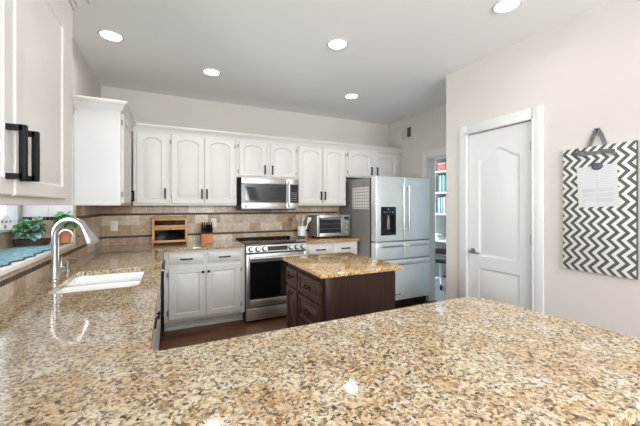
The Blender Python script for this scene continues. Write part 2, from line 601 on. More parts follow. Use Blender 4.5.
# study beyond the doorway
so = MB()
so.box(5.75, 5.87, -2.2, 1.3, 0, H).box(4.19, 5.87, -2.3, -2.18, 0, H)
so.box(4.19, 4.35, 1.18, 1.3, 0, H).box(5.65, 5.75, 1.18, 1.3, 0, H).box(4.35, 5.65, 1.18, 1.3, 0, 0.85).box(4.35, 5.65, 1.18, 1.3, 2.15, H)
so.box(4.07, 4.19, 0.121, 1.3, 0, H)
struct(so.build('wall_study', M_study, smooth=0))
struct(bx(4.1905, 5.9, -2.3, 1.3, -0.06, 0).build('floor_study', M_carpet, smooth=0))
w3 = MB()
for a in (4.36, 4.98, 5.59):
    w3.box(a, a + .05, 1.2, 1.26, 0.86, 2.14)
w3.box(4.41, 5.59, 1.2, 1.26, 0.86, 0.92).box(4.41, 5.59, 1.2, 1.26, 2.08, 2.14)
w3o = struct(w3.build('window_3', M_trim))
bx(4.41, 5.59, 1.228, 1.232, 0.92, 2.08).build('pane', M_glass, w3o, smooth=0)

# casings
def casing(name, X, y0, y1, z, w, out, label):
    m = MB()
    for (a, b, c, d) in ((y1, y1 + w, 0, z + w), (y0 - w, y0, 0, z + w), (y0, y1, z, z + w)):
        m.box(X - out, X - .0005, a, b, c, d, bev=.004)
    # inner bead
    for (a, b, c, d) in ((y1 + .006, y1 + .02, 0, z + .02), (y0 - .02, y0 - .006, 0, z + .02), (y0 - .02, y1 + .02, z + .006, z + .02)):
        m.box(X - out - .005, X - out + .002, a, b, c, d, bev=.002)
    return struct(m.build(name, M_trim), label)
casing('trim_5', PX, PD0, PD1, PDZ, 0.092, 0.018, 'white casing around the pantry door')
casing('trim_6', WX, DY0, DY1, DZ, 0.10, 0.018, 'white casing around the study doorway')
jm = MB()
jm.box(WX - .002, WX + .122, DY1 - .018, DY1 - .0005, 0, DZ - .001).box(WX - .002, WX + .122, DY0 + .0005, DY0 + .018, 0, DZ - .001).box(WX - .002, WX + .122, DY0 + .018, DY1 - .018, DZ - .02, DZ - .001)
struct(jm.build('trim_7', M_trim, smooth=0))
bb = MB()
bb.box(PX - .014, PX - .0005, PD1 + .095, PY - .002, 0, .11, bev=.003).box(PX - .014, PX - .0005, RY, PD0 - .095, 0, .11, bev=.003)
struct(bb.build('baseboard_right', M_trim))
struct(bx(0.0005, .014, RY, -4.05, 0, .11, bev=.003).build('baseboard_left', M_trim))

# ---------------------------------------------------------------- pantry door
def outline(x0, x1, z0, z1, rise, d, y, kind, n=18):
    """panel outline inset by d at depth y; top edge may arch"""
    pts = [Vector((x0 + d, y, z0 + d)), Vector((x1 - d, y, z0 + d))]
    xa, xb = x1 - d, x0 + d
    for i in range(n + 1):
        t = i / n
        u = 1 - 2 * t
        if kind == 'arc':
            s = 1 - abs(u) ** 2.4
        elif kind == 'ogee':
            s = 0.5 * (1 + math.cos(PI * u))
        else:
            s = 0
        pts.append(Vector((xa + (xb - xa) * t, y, z1 - d - rise + rise * s)))
    return pts

def rect_like(x0, x1, z0, z1, y, n=18):
    pts = [Vector((x0, y, z0)), Vector((x1, y, z0))]
    for i in range(n + 1):
        pts.append(Vector((x1 + (x0 - x1) * i / n, y, z1)))
    return pts

dw = PD1 - PD0 - .008
door = thing('door_1', 'white two-panel pantry door with an arched upper panel and lever handle', 'door', (PX + .012, PD1 - .004, 0.008), -PI / 2)
struct(door)
# local: x runs towards -Y of the room, front faces -y (towards -X of the room)
def molded_leaf(w, h, panels):
    """door leaf with sunk moulded panels: front face cut in strips around the panels"""
    m = MB()
    m.box(0, w, 0.008, 0.036, 0, h)
    px0, px1 = panels[0][0], panels[0][1]
    m.loops([rect_like(0, px0, 0, h, .008), rect_like(0, px0, 0, h, 0.0)], cap0=False)
    m.loops([rect_like(px1, w, 0, h, .008), rect_like(px1, w, 0, h, 0.0)], cap0=False)
    zprev = 0
    for (x0, x1, z0, z1, rise, kind) in panels:
        m.loops([rect_like(px0, px1, zprev, z0, .008), rect_like(px0, px1, zprev, z0, 0.0)], cap0=False)
        zprev = z1
        m.loops([outline(x0, x1, z0, z1, rise, d, y, kind) for d, y in ((0, 0), (.006, .004), (.018, .0075), (.024, .0075), (.05, .001))], cap0=False)
        # spandrel above an arched top
        if rise:
            o = outline(x0, x1, z0, z1, rise, 0, 0, kind)[2:]
            for a, b in zip(o[:-1], o[1:]):
                m.quad(a, b, Vector((b.x, 0, z1)), Vector((a.x, 0, z1)))
    m.loops([rect_like(px0, px1, zprev, h, .008), rect_like(px0, px1, zprev, h, 0.0)], cap0=False)
    return m
leaf = molded_leaf(dw, PDZ - .014, [(0.105, dw - .105, 0.20, 0.775, 0, 'flat'), (0.105, dw - .105, 0.885, 1.885, 0.085, 'ogee')])
leaf.build('door_leaf', M_trim, door)
lv = MB()
lv.cyl((0.045, 0.001, 0.925), (0.045, -0.008, 0.925), 0.026).cyl((0.045, -0.008, 0.925), (0.045, -0.05, 0.925), 0.009)
lv.tube([(0.045, -0.048, 0.925), (0.075, -0.052, 0.923), (0.11, -0.05, 0.918), (0.145, -0.045, 0.917)], [0.010, 0.0095, 0.008, 0.007])
lv.build('lever_handle', M_nickel, door)
for z in (1.845, 1.085, 0.28):
    h = MB()
    h.cyl((dw + .002, -.012, z - .045), (dw + .002, -.012, z + .045), .006).box(dw - .012, dw + .010, -.012, -.002, z - .042, z + .042)
    h.build('hinge', M_bronze, door)

# ---------------------------------------------------------------- cabinets
def panel_front(x0, x1, z0, z1, kind='arc', frame=0.055, rise=0.035, t=0.020, relief=1.0):
    m = MB()
    t = t + .002
    ls = [rect_like(x0, x1, z0, z1, 0), rect_like(x0, x1, z0, z1, -t + .004), rect_like(x0 + .004, x1 - .004, z0 + .004, z1 - .004, -t)]
    a, b, c, d = x0 + frame, x1 - frame, z0 + frame, z1 - frame + (rise * .35 if kind != 'flat' else 0)
    r = rise if kind != 'flat' else 0
    for ins, y in ((0, -t), (.004, -t + .009), (.009, -t + .0125), (.014, -t + .012), (.042, -t + .001), (.044, -t + .0005)):
        ls.append(outline(a, b, c, d, r, ins, -t + (y + t) * relief, kind))
    return m.loops(ls)

def slab_front(x0, x1, z0, z1, t=0.020):
    m = MB()
    return m.loops([rect_like(x0, x1, z0, z1, 0), rect_like(x0, x1, z0, z1, -t + .007), rect_like(x0 + .010, x1 - .010, z0 + .010, z1 - .010, -t)])

def bar_pull(x, z, length, vertical, parent, y=-.020, r=.005, proj=.03, m=None):
    h = MB()
    if vertical:
        h.box(x - r, x + r, y - proj, y - proj + 2 * r, z - length / 2, z + length / 2, bev=.0012)
        for s in (-1, 1):
            zc = z + s * (length / 2 - r)
            h.box(x - r, x + r, y - proj + r, y, zc - r, zc + r)
    else:
        r = .0065
        h.box(x - length / 2, x + length / 2, y - proj, y - proj + 2 * r, z - r, z + r, bev=.0012)
        for s in (-1, 1):
            xc = x + s * (length / 2 - 2 * r)
            h.box(xc - r, xc + r, y - proj + r, y, z - r, z + r)
    return h.build('handle', m or M_black, parent)

def hinges(x, zs, parent, side):
    for z in zs:
        h = MB()
        h.cyl((x, -.010, z - .022), (x, -.010, z + .022), .0045, n=10).box(min(x, x + side * .014), max(x, x + side * .014), -.004, -.0005, z - .024, z + .024)
        h.build('hinge', M_bronze, parent)

def knob(x, z, parent, y=-.020):
    k = MB()
    k.cyl((x, y, z), (x, y - .014, z), .006).box(x - .013, x + .013, y - .026, y - .014, z - .013, z + .013, bev=.002)
    return k.build('knob', M_black, parent)

def cabinet(name, label, loc, rot, w, h, d, fronts, group, toe=0.0, body=M_cab, front=M_cab, cat='cabinet'):
    t = thing(name, label, cat, loc, rot, group)
    bx(0, w, 0, d, toe, h, bev=.0015, seg=1).build('body', body, t)
    if toe:
        bx(0.001, w - .001, 0.105, d - .01, 0, toe - .0005).build('toe_kick', M_kick if body is M_cab else body, t)
        k = bx(0.001, w - .001, 0.088, 0.1045, 0, .026, bev=.004)
        k.build('shoe_moulding', body, t)
    for f in fronts:
        x0, x1, z0, z1 = f['r']
        if f['t'] == 'door':
            o = panel_front(x0, x1, z0, z1, f.get('kind', 'arc'), f.get('frame', .055), f.get('rise', .04), relief=f.get('relief', 1.0)).build('door', front, t)
            hs = f.get('hinge')
            if hs:
                hz = (z0 + .075, z1 - .075) if z1 - z0 > .5 else (z0 + .055, z1 - .06)
                if hs == 'l':
                    hinges(x0 - .006, hz, o, -1)
                else:
                    hinges(x1 + .006, hz, o, 1)
        else:
            if f.get('kind') == 'panel':
                o = panel_front(x0, x1, z0, z1, 'flat', .03).build('drawer', front, t)
            else:
                o = slab_front(x0, x1, z0, z1).build('drawer', front, t)
        p = f.get('pull')
        if p:
            if p[0] == 'v':
                bar_pull(p[1], p[2], p[3], True, o, r=p[4] if len(p) > 4 else .005, proj=p[5] if len(p) > 5 else .03)
            elif p[0] == 'h':
                bar_pull(p[1], p[2], p[3], False, o)
            elif p[0] == 'k':
                knob(p[1], p[2], o)
            elif p[0] == 'bail':
                x, z = p[1], p[2]
                b = MB()
                b.tube([(x - .035, -.02, z), (x - .035, -.034, z), (x - .022, -.044, z - .008), (x, -.046, z - .011), (x + .022, -.044, z - .008), (x + .035, -.034, z), (x + .035, -.02, z)], .005, 8)
                for s in (-1, 1):
                    b.cyl((x + s * .035, -.02, z), (x + s * .035, -.026, z), .010, n=12)
                b.build('handle', M_black, o)
    return t

UG = 'white upper cabinets'
UZ, UD = 1.372, 0.33
UH = 2.225 - UZ
def upper(label, X0, X1, doors, zb=UZ, pulls=None):
    fr = []
    for (a, b, hs, px) in doors:
        z0, z1 = (0.022 if zb == UZ else .02), 2.180 - zb
        fr.append({'t': 'door', 'r': (a - X0, b - X0, z0, z1), 'hinge': hs, 'pull': ('v', px - X0, z0 + (.115 if zb == UZ else .085), .118, .0075, .032), 'frame': .058})
    return cabinet('upper_cabinet', label, (X0, -UD, zb), 0, X1 - X0 - .001, 2.225 - zb, UD - .0125 if zb == UZ else UD - .001, fr, UG)
upper('narrow white single-door upper cabinet in the corner above the wooden bread box', 0.352, 0.712, [(0.385, 0.690, None, 0.668)])
upper('tall white two-door upper cabinet above the knife block, left of the microwave', 0.713, 1.470, [(0.733, 1.084, 'l', 1.060), (1.092, 1.443, 'r', 1.116)])
upper('short white two-door cabinet directly above the microwave', 1.471, 2.276, [(1.497, 1.848, 'l', 1.825), (1.902, 2.252, 'r', 1.925)], zb=1.728)
upper('tall white two-door upper cabinet above the toaster oven', 2.277, 3.046, [(2.297, 2.655, None, 2.630), (2.667, 3.022, 'r', 2.690)])
upper('short white two-door cabinet above the refrigerator', 3.047, 4.066, [(3.085, 3.500, 'l', 3.478), (3.560, 3.985, 'r', 3.582)], zb=1.79)
# corner cabinet: side panel towards the window, single narrow door facing into the room
cabinet('upper_cabinet', 'white corner upper cabinet with a broad plain side panel, right of the sink window', (0.33, WY1 - .005, UZ), PI / 2, 0.773, UH, UD - .001,
        [{'t': 'door', 'r': (0.03, 0.60, 0.022, 0.808), 'hinge': 'l', 'pull': ('v', 0.575, 0.10, .11, .0075, .032), 'frame': .058}], UG)
# near cabinet on the left wall
cabinet('upper_cabinet', 'white upper cabinet with two long thick black bar pulls, left of the sink window', (0.33, -3.79, 1.372), PI / 2, 1.20, 0.91, UD - .001,
        [{'t': 'door', 'r': (0.09, 0.547, 0.024, 0.733), 'kind': 'flat', 'hinge': 'l', 'pull': ('v', 0.515, 0.135, .14, .0075, .042), 'frame': .045, 'relief': .45},
         {'t': 'door', 'r': (0.565, 1.020, 0.024, 0.733), 'kind': 'flat', 'hinge': 'r', 'pull': ('v', 0.596, 0.135, .14, .0075, .042), 'frame': .045, 'relief': .45}], UG)
# crown mouldings on the cabinets
CP = [(0.0, 2.190), (.009, 2.190), (.011, 2.206), (.018, 2.209), (.022, 2.222), (.034, 2.240), (.044, 2.247), (.046, 2.256), (.054, 2.259), (.054, 2.276), (0.0, 2.276)]
cr = MB()
sweep(cr, [(0.0, WY1 - .0055), (0.3305, WY1 - .0055), (0.3305, -0.3305), (WX - .001, -0.3305)], CP)
struct(cr.build('trim_8', M_cab), 'white crown moulding along the upper cabinets')
cr = MB()
sweep(cr, [(0.3305, -3.7905), (0.3305, -2.5895), (0.0, -2.5895)], [(o, z + .058) for o, z in CP])
struct(cr.build('trim_9', M_cab))

BG = 'white base cabinets'
CZ = 0.882   # cabinet top, under the stone
CT = 0.914
BX0 = 0.66
w = 1.512 - BX0
cabinet('base_cabinet', 'white base cabinet with two drawers over two doors, left of the range', (BX0, -0.61, 0), 0, w, CZ, 0.598,
        [{'t': 'drawer', 'r': (.045, .398, .735, .850), 'pull': ('h', .22, .792, .13)}, {'t': 'drawer', 'r': (.440, .800, .735, .850), 'pull': ('h', .62, .792, .13)},
         {'t': 'door', 'r': (.045, .412, .145, .700), 'kind': 'flat', 'hinge': 'l', 'pull': ('k', .388, .640), 'frame': .06},
         {'t': 'door', 'r': (.422, .800, .145, .700), 'kind': 'flat', 'hinge': 'r', 'pull': ('k', .448, .640), 'frame': .06}], BG, toe=.115)
cabinet('base_cabinet', 'white base cabinet with two drawers under the toaster oven', (2.292, -0.61, 0), 0, .775, CZ, 0.598,
        [{'t': 'drawer', 'r': (.03, .378, .735, .855), 'pull': ('h', .2, .797, .13)}, {'t': 'drawer', 'r': (.395, .745, .735, .855), 'pull': ('h', .57, .797, .13)},
         {'t': 'door', 'r': (.03, .383, .145, .700), 'kind': 'flat', 'hinge': 'l', 'pull': ('k', .355, .640)},
         {'t': 'door', 'r': (.392, .745, .145, .700), 'kind': 'flat', 'hinge': 'r', 'pull': ('k', .42, .640)}], BG, toe=.115)
# left run, facing +X
sbc = cabinet('base_cabinet', 'white sink base cabinet under the white sink', (0.61, -2.28, 0), PI / 2, 0.98, .69, 0.597,
        [{'t': 'door', 'r': (.03, .48, .145, .62), 'kind': 'flat', 'pull': ('k', .45, .58)}, {'t': 'door', 'r': (.50, .95, .145, .62), 'kind': 'flat', 'pull': ('k', .53, .58)}], BG, toe=.115)
bx(0.0, .98, .0005, .024, .6905, CZ - .001, bev=.002).build('apron', M_cab, sbc)
slab_front(.04, .94, .71, .85).build('false_front', M_cab, sbc)
cabinet('base_cabinet', 'white base cabinet with black drawer pull where the left counter meets the peninsula', (0.61, -2.78, 0), PI / 2, 0.485, CZ, 0.597,
        [{'t': 'drawer', 'r': (.03, .455, .68, .85), 'pull': ('h', .32, .750, .15)}, {'t': 'door', 'r': (.03, .455, .145, .65), 'kind': 'flat'}], BG, toe=.115)
cabinet('base_cabinet', 'white base cabinet carrying the granite peninsula', (1.98, -3.27, 0), PI, 1.97, CZ, 0.60,
        [{'t': 'door', 'r': (.06, .50, .145, .85), 'kind': 'flat', 'pull': ('k', .46, .8)}, {'t': 'door', 'r': (.52, .96, .145, .85), 'kind': 'flat', 'pull': ('k', .56, .8)}], BG, toe=.115)
# dishwasher
dwm = thing('dishwasher', 'steel-handled dishwasher beside the sink, under the left counter', 'dishwasher', (0.61, -1.285, 0), PI / 2)
bx(0, .60, 0, .58, .10, CZ - .002).build('body', M_cab, dwm)
bx(.002, .598, -.022, -.0005, .115, CZ - .01, bev=.004).build('door', M_cab, dwm)
bx(.01, .59, .05, .4, 0, .0995).build('toe_kick', M_kick, dwm)
hd = MB()
hd.tube([(.04, -.022, .80), (.04, -.05, .80), (.06, -.062, .80), (.54, -.062, .80), (.56, -.05, .80), (.56, -.022, .80)], .010, 10)
hd.build('handle', M_chrome, dwm)

# ---------------------------------------------------------------- stone counters
def rounded(x0, x1, y0, y1, r, n=6):
    p = []
    for (cx, cy, a0) in ((x1 - r, y1 - r, 0), (x0 + r, y1 - r, 90), (x0 + r, y0 + r, 180), (x1 - r, y0 + r, 270)):
        for i in range(n + 1):
            a = math.radians(a0 + 90 * i / n)
            p.append((cx + r * math.cos(a), cy + r * math.sin(a)))
    return p
SX0, SX1, SY0, SY1 = 0.145, 0.560, -2.275, -1.665
ct = MB()
zb, zt = CZ + .001, CT
b2 = bmesh.new()
e = .006
def ring(pts, z):
    return [b2.verts.new((x, y, z)) for x, y in pts]
FX = 0.662
outer = [(.0125, -.0125), (.0125, -4.0), (2.17, -4.0), (2.195, -3.985), (2.198, -3.96), (2.175, -3.70), (2.150, -3.42), (2.135, -3.31), (2.11, -3.255), (2.06, -3.225), (2.0, -3.218),
         (.70, -3.222), (.668, -3.19), (FX, -.72), (.69, -.652), (1.508, -.652), (1.508, -.0125)]
hole = rounded(SX0, SX1, SY0, SY1, .05)
def shrink(pts, d, flip=1):
    n = len(pts)
    out = []
    for i in range(n):
        a, b, c = Vector(pts[i - 1]), Vector(pts[i]), Vector(pts[(i + 1) % n])
        d0 = (b - a).normalized()
        d1 = (c - b).normalized()
        n0 = Vector((-d0.y, d0.x))
        n1 = Vector((-d1.y, d1.x))
        m_ = (n0 + n1)
        m_ = m_.normalized() / max(.3, m_.normalized().dot(n0))
        q = b + m_ * d * flip
        out.append((q.x, q.y))
    return out
# outer is counter-clockwise -> left normal points inside; hole is counter-clockwise -> inside of hole
o_lo, o_hi, o_top = ring(outer, zb), ring(outer, zt - e), ring(shrink(outer, e), zt)
h_top, h_hi, h_lo = ring(shrink(hole, -e * .6), zt), ring(hole, zt - e * .6), ring(hole, zb)
def bridge(a, b):
    for i in range(len(a)):
        j = (i + 1) % len(a)
        b2.faces.new((a[i], a[j], b[j], b[i]))
bridge(o_lo, o_hi); bridge(o_hi, o_top); bridge(h_top, h_hi); bridge(h_hi, h_lo)
for lo, hl in ((o_top, h_top), (o_lo, h_lo)):
    es = [b2.edges.get((lo[i], lo[(i + 1) % len(lo)])) for i in range(len(lo))] + [b2.edges.get((hl[i], hl[(i + 1) % len(hl)])) for i in range(len(hl))]
    bmesh.ops.triangle_fill(b2, edges=es, use_beauty=True, normal=(0, 0, 1))
ct.add(b2)
tag(ct.build('countertop', M_gran, smooth=30), 'long speckled granite worktop with the sink cut-out, running from range to peninsula', 'countertop')
tag(MB().prism([(2.289, -.0125), (2.289, -.652), (3.085, -.652), (3.085, -.0125)], zb, zt, bev=.005).build('countertop', M_gran_warm, smooth=30), 'short granite worktop under the toaster oven', 'countertop')
# sink: white double bowl
sk = MB()
def bowl(x0, x1, y0, y1, zr, zf):
    ls = []
    for (d, z) in ((-.012, zr), (0, zr), (.006, zr - .01), (.012, zf + .03), (.03, zf + .004), (.05, zf)):
        ls.append([Vector((x, y, z)) for x, y in rounded(x0 + d, x1 - d, y0 + d, y1 - d, max(.02, .05 - d * .4))])
    return ls
zr = CZ - .0005
sk.loops(bowl(SX0, SX1, SY0, -1.985, zr, .70), cap0=False)
sk.loops(bowl(SX0, SX1, -1.955, SY1, zr, .70), cap0=False)
sk.box(SX0 - .0, SX1 + .0, -1.974, -1.966, .74, zr - .0005)
shell = MB()
so_ = thing('kitchen_sink', 'white double-bowl sink set into the granite under the window', 'sink')
sk.build('bowl', M_sink, so_, smooth=50)
for y in (-2.13, -1.81):
    MB().lathe([(.001, .7005), (.035, .7005), (.042, .703), (.045, .7012)], ((SX0 + SX1) / 2, y, 0)).build('drain', M_chrome, so_)

# ---------------------------------------------------------------- wall tile
struct(bx(.0005, 1.515, -.012, -.0005, .9, UZ - .0005).build('wall_back_tile', M_tileX, smooth=0))
struct(bx(1.516, 2.275, -.012, -.0005, .80, 1.74).build('wall_range_tile', M_tileX, smooth=0))
struct(bx(2.276, 3.09, -.012, -.0005, .9, UZ - .0005).build('wall_oven_tile', M_tileX, smooth=0))
lt = MB()
lt.box(.0005, .012, WY1 - .004, -.0125, .9, UZ - .0005).box(.0005, .012, -4.0, WY1 - .004, .9, WZ0 - .0005).box(.0005, .012, -3.79, WY0, WZ0 - .0005, UZ - .0005)
struct(lt.build('wall_left_tile', M_tileY, smooth=0))
ms = MB()
for z in (.992, 1.254):
    ms.box(.0125, 3.088, -.016, -.0121, z, z + .026)
struct(ms.build('trim_10', M_mosX, smooth=0))
ms = MB()
ms.box(.0121, .016, -4.0, -.0165, .992, 1.018).box(.0121, .016, WY1 - .002, -.0165, 1.254, 1.280)
struct(ms.build('trim_11', M_mosY, smooth=0))

# ---------------------------------------------------------------- range
rg = thing('range', 'stainless steel electric range with black oven window, between the white cabinets', 'stove', (1.517, -0.66, 0))
RW = .762
bx(.002, RW - .002, .012, .64, .02, .895).build('body', M_dgrey, rg)
pn = MB()
pn.loops([[Vector((x, y, z)) for y, z in ((.012, .812), (-.018, .815), (-.026, .824), (-.006, .896), (.002, .902), (.012, .902))] for x in (0.0, RW)])
cpanel = pn.build('control_panel', M_steel, rg)
def onp(z):
    return -.026 + (z - .824) * (.02 / .072)
dsp = MB()
dsp.loops([[Vector((x, onp(z) + dy, z)) for z, dy in ((.832, .004), (.832, -.002), (.884, -.002), (.884, .004))] for x in (.255, .505)])
dsp.build('display', M_display, cpanel)
for x in (.055, .135, .215, .545, .625, .705):
    k = MB()
    c0 = Vector((x, onp(.856), .856))
    dv = Vector((0, -1, .27)).normalized()
    k.tube([c0, c0 + dv * .03, c0 + dv * .034], [.024, .022, .018], 20)
    kn = k.build('knob', M_handle, rg)
    MB().tube([c0, c0 + dv * .005], .031, 24).build('bezel', M_black, kn)  # black ring painted in for the dark shadow around the knob
fr = MB()
dz0, dz1 = .185, .800
fr.box(0, .040, -.028, .010, dz0, dz1, bev=.003).box(RW - .040, RW, -.028, .010, dz0, dz1, bev=.003)
fr.box(.040, RW - .040, -.028, .010, dz1 - .095, dz1, bev=.003).box(.040, RW - .040, -.028, .010, dz0, dz0 + .085, bev=.003)
odr = fr.build('oven_door', M_steel, rg)
bx(.038, RW - .038, -.024, .008, dz0 + .08, dz1 - .09).build('window', M_bglass, odr, smooth=0)
hb = MB()
hb.tube([(.03, -.075, .758), (RW - .03, -.075, .758)], .014, 16)
for x in (.05, RW - .05):
    hb.box(x - .012, x + .012, -.072, -.027, .748, .768, bev=.003)
hb.build('handle', M_handle, odr)
bx(0, RW, -.026, .010, .028, .172, bev=.003).build('drawer', M_steel, rg)
bx(.02, RW - .02, .02, .6, 0, .0195).build('plinth', M_black, rg)
bx(0, RW, .0125, .60, .8955, .916, bev=.003).build('cooktop', M_bglass, rg)
bx(0, RW, .602, .645, .8955, .938, bev=.004).build('rear_vent', M_black, rg)
for (x, y, r) in ((.2, .2, .095), (.56, .2, .115), (.2, .44, .075), (.56, .44, .085)):
    gl = MB()
    gl.loops([[Vector((x + rr * math.cos(a * PI / 18), y + rr * math.sin(a * PI / 18), .9163)) for a in range(36)] for rr in (r, r - .003)], cap0=False, cap1=False)
    gl.build('burner_ring', M_side, rg)

# ---------------------------------------------------------------- microwave
mw = thing('microwave', 'stainless over-the-range microwave with black glass door', 'microwave', (1.517, -0.39, 1.325))
MW, MH = .752, .399
bx(0, MW, .018, .376, 0, MH).build('body', M_dgrey, mw)
f = MB()
f.box(0, .585, -.012, .017, .0, .085, bev=.002).box(0, .585, -.012, .017, MH - .075, MH, bev=.002)
md = f.build('door', M_steel, mw)
bx(0, .585, -.010, .016, .0855, MH - .0755).build('window_frame', M_display, md, smooth=0)
bx(.045, .535, -.0135, -.0105, .115, MH - .115).build('window', M_mwglass, md, smooth=0)
c = MB()
c.cyl((.055, -.012, .04), (.055, -.015, .04), .012)
c.build('badge', M_black, md)
hb = MB()
hb.tube([(.612, -.045, .03), (.612, -.05, .06), (.612, -.05, MH - .06), (.612, -.045, MH - .03)], .011, 14)
for z in (.05, MH - .05):
    hb.cyl((.612, -.047, z), (.612, -.011, z), .008)
hb.build('handle', M_handle, md)
f = MB()
f.box(.588, MW, -.012, .017, .0, .085, bev=.002).box(.588, MW, -.012, .017, MH - .075, MH, bev=.002)
f.box(.588, .635, -.011, .017, .085, MH - .075)
cp = f.build('control_frame', M_steel, mw)
bx(.636, MW, -.011, .016, .0855, MH - .0755).build('control_panel', M_display, mw, smooth=0)
f = MB()
for i in range(5):
    for j in range(3):
        f.box(.655 + j * .028, .672 + j * .028, -.0120, -.0111, .11 + i * .025, .12 + i * .025)
f.build('buttons', M_side, mw, smooth=0)
bx(.02, MW - .02, .03, .36, -.012, -.0005).build('vent_grille', M_black, mw)

# ---------------------------------------------------------------- refrigerator
FRX, FRW, FRT = 3.096, .912, 1.755
rf = thing('refrigerator', 'stainless French-door refrigerator with a black water dispenser', 'refrigerator', (FRX, -1.012, 0))
bx(0, FRW, .15, .95, .02, FRT - .012, bev=.004).build('body', M_side, rf)
def fdoor(x0, x1, z0, z1, name, d=.115):
    m = MB()
    m.box(x0, x1, 0, d, z0, z1, bev=.010, seg=3)
    return m.build(name, M_steelh, rf)
half = FRW / 2
d1 = fdoor(0, half - .003, .905, FRT, 'door')
d2 = fdoor(half + .003, FRW, .905, FRT, 'door')
g1 = fdoor(0, half - .003, .665, .893, 'drawer')
g2 = fdoor(half + .003, FRW, .665, .893, 'drawer')
g3 = fdoor(0, FRW, .115, .653, 'drawer')
bx(.01, FRW - .01, .09, .149, .11, FRT - .02).build('gasket', M_black, rf)
def fh(p0, p1, ax, parent):
    m = MB()
    m.tube([p0, p1], .0135, 14)
    for t in (.05, .95):
        q = Vector(p0).lerp(Vector(p1), t)
        m.cyl(q, (q.x, .002, q.z), .011, n=12)
    m.build('handle', M_handle, parent)
fh((half - .045, -.055, 1.03), (half - .045, -.055, 1.64), 'z', d1)
fh((half + .045, -.055, 1.03), (half + .045, -.055, 1.64), 'z', d2)
fh((.06, -.055, .845), (half - .05, -.055, .845), 'x', g1)
fh((half + .05, -.055, .845), (FRW - .06, -.055, .845), 'x', g2)
fh((.06, -.055, .605), (FRW - .06, -.055, .605), 'x', g3)
bx(.02, FRW - .02, .05, .5, .02, .095).build('toe_grille', M_black, rf)
for x in (.03, FRW - .09):
    bx(x, x + .06, .055, .13, 0, .0195).build('foot', M_dgrey, rf)
ds = MB()
dx0, dx1, dz0_, dz1_ = .075, .315, .985, 1.355
ds.box(dx0, dx1, -.006, .0005, 1.245, dz1_, bev=.002).box(dx0, dx0 + .022, -.006, .0005, dz0_, 1.245, bev=.002).box(dx1 - .022, dx1, -.006, .0005, dz0_, 1.245, bev=.002).box(dx0 + .022, dx1 - .022, -.006, .0005, dz0_, dz0_ + .03, bev=.002)
dso = ds.build('dispenser', M_display, d1)
bx(dx0 + .022, dx1 - .022, -.0025, -.0005, dz0_ + .03, 1.245).build('recess', M_bglass, dso, smooth=0)
ic = MB()
for i in range(4):
    ic.box(dx0 + .04 + i * .045, dx0 + .06 + i * .045, -.0075, -.0062, 1.283, 1.293)
ic.box(dx0 + .105, dx0 + .125, -.0075, -.0062, 1.312, 1.332)
ic.build('icons', M_handle, dso, smooth=0)
pd = MB()
pd.box(dx0 + .09, dx0 + .13, -.02, -.003, 1.06, 1.20, bev=.006).cyl((dx0 + .11, -.012, 1.20), (dx0 + .11, -.012, 1.244), .012)
pd.build('paddle', M_side, dso)
bx(.30, .40, -.004, .0, .185, .205, bev=.001).build('badge', M_handle, g3)
tag(bx(FRX - .004, FRX - .0005, -.845, -.44, 1.325, 1.625).build('calendar', M_cal, smooth=0), 'paper calendar sheet stuck to the side of the refrigerator', 'calendar')

# ---------------------------------------------------------------- island
IX0, IX1, IY0, IY1 = 1.628, 2.315, -2.452, -1.658
isl = cabinet('kitchen_island', 'small espresso-brown wooden island with drawers under a granite top', (IX0 + .04, IY1 - .03, 0), -PI / 2, .735, CZ, .60,
        [{'t': 'drawer', 'kind': 'panel', 'r': (.015, .268, .695, .838), 'pull': ('bail', .14, .775)},
         {'t': 'door', 'kind': 'flat', 'r': (.015, .268, .13, .675), 'pull': ('bail', .14, .64), 'frame': .05},
         {'t': 'drawer', 'kind': 'panel', 'r': (.295, .700, .690, .838), 'pull': ('bail', .50, .772)},
         {'t': 'drawer', 'kind': 'panel', 'r': (.295, .700, .480, .672), 'pull': ('bail', .50, .585)},
         {'t': 'drawer', 'kind': 'panel', 'r': (.295, .700, .295, .462), 'pull': ('bail', .50, .385)},
         {'t': 'drawer', 'kind': 'panel', 'r': (.295, .700, .13, .277), 'pull': ('bail', .50, .21)}],
        None, toe=.10, body=M_dark, front=M_darkd, cat='island')
for ya in (.002,):
    bx(.736, .752, ya, ya + .058, .10, CZ - .001, bev=.002).build('end_stile', M_dark, isl)
tag(MB().prism([(IX0, IY0), (IX1, IY0), (IX1, IY1), (IX0, IY1)], CZ + .001, CT, bev=.006).build('countertop', M_gran_warm, smooth=30), 'square golden-tinted granite top of the brown island', 'countertop')

# ---------------------------------------------------------------- ceiling lights
LG = 'recessed ceiling lights'
spots = [((.291, -1.32), 'round recessed ceiling light nearest the left wall, above the sink counter'),
         ((1.104, -.94), 'round recessed ceiling light above the counter with the knife block'),
         ((2.006, -1.986), 'round recessed ceiling light above the brown island'),
         ((2.769, -.949), 'round recessed ceiling light in front of the toaster oven and refrigerator'),
         ((2.805, -2.939), 'round recessed ceiling light closest to the wall with the pantry door')]
proto = None
for (x, y), lab in spots:
    if proto is None:
        proto = r = thing('recessed_light', lab, 'ceiling light', (x, y, H), 0, LG)
        m = MB()
        m.loops([[Vector((rr * math.cos(a * PI / 20), rr * math.sin(a * PI / 20), z)) for a in range(40)] for rr, z in ((.092, -.0006), (.092, -.004), (.082, -.009), (.074, -.006), (.072, -.001))], cap0=False, cap1=False)
        m.build('trim_ring', M_trim, r)
        m = MB()
        m.lathe([(.001, -.004), (.072, -.004), (.073, -.0010)])
        m.build('lens', M_lens, r)
    else:
        r = copy_tree(proto)
        r['label'] = lab
        r.location = (x, y, H)
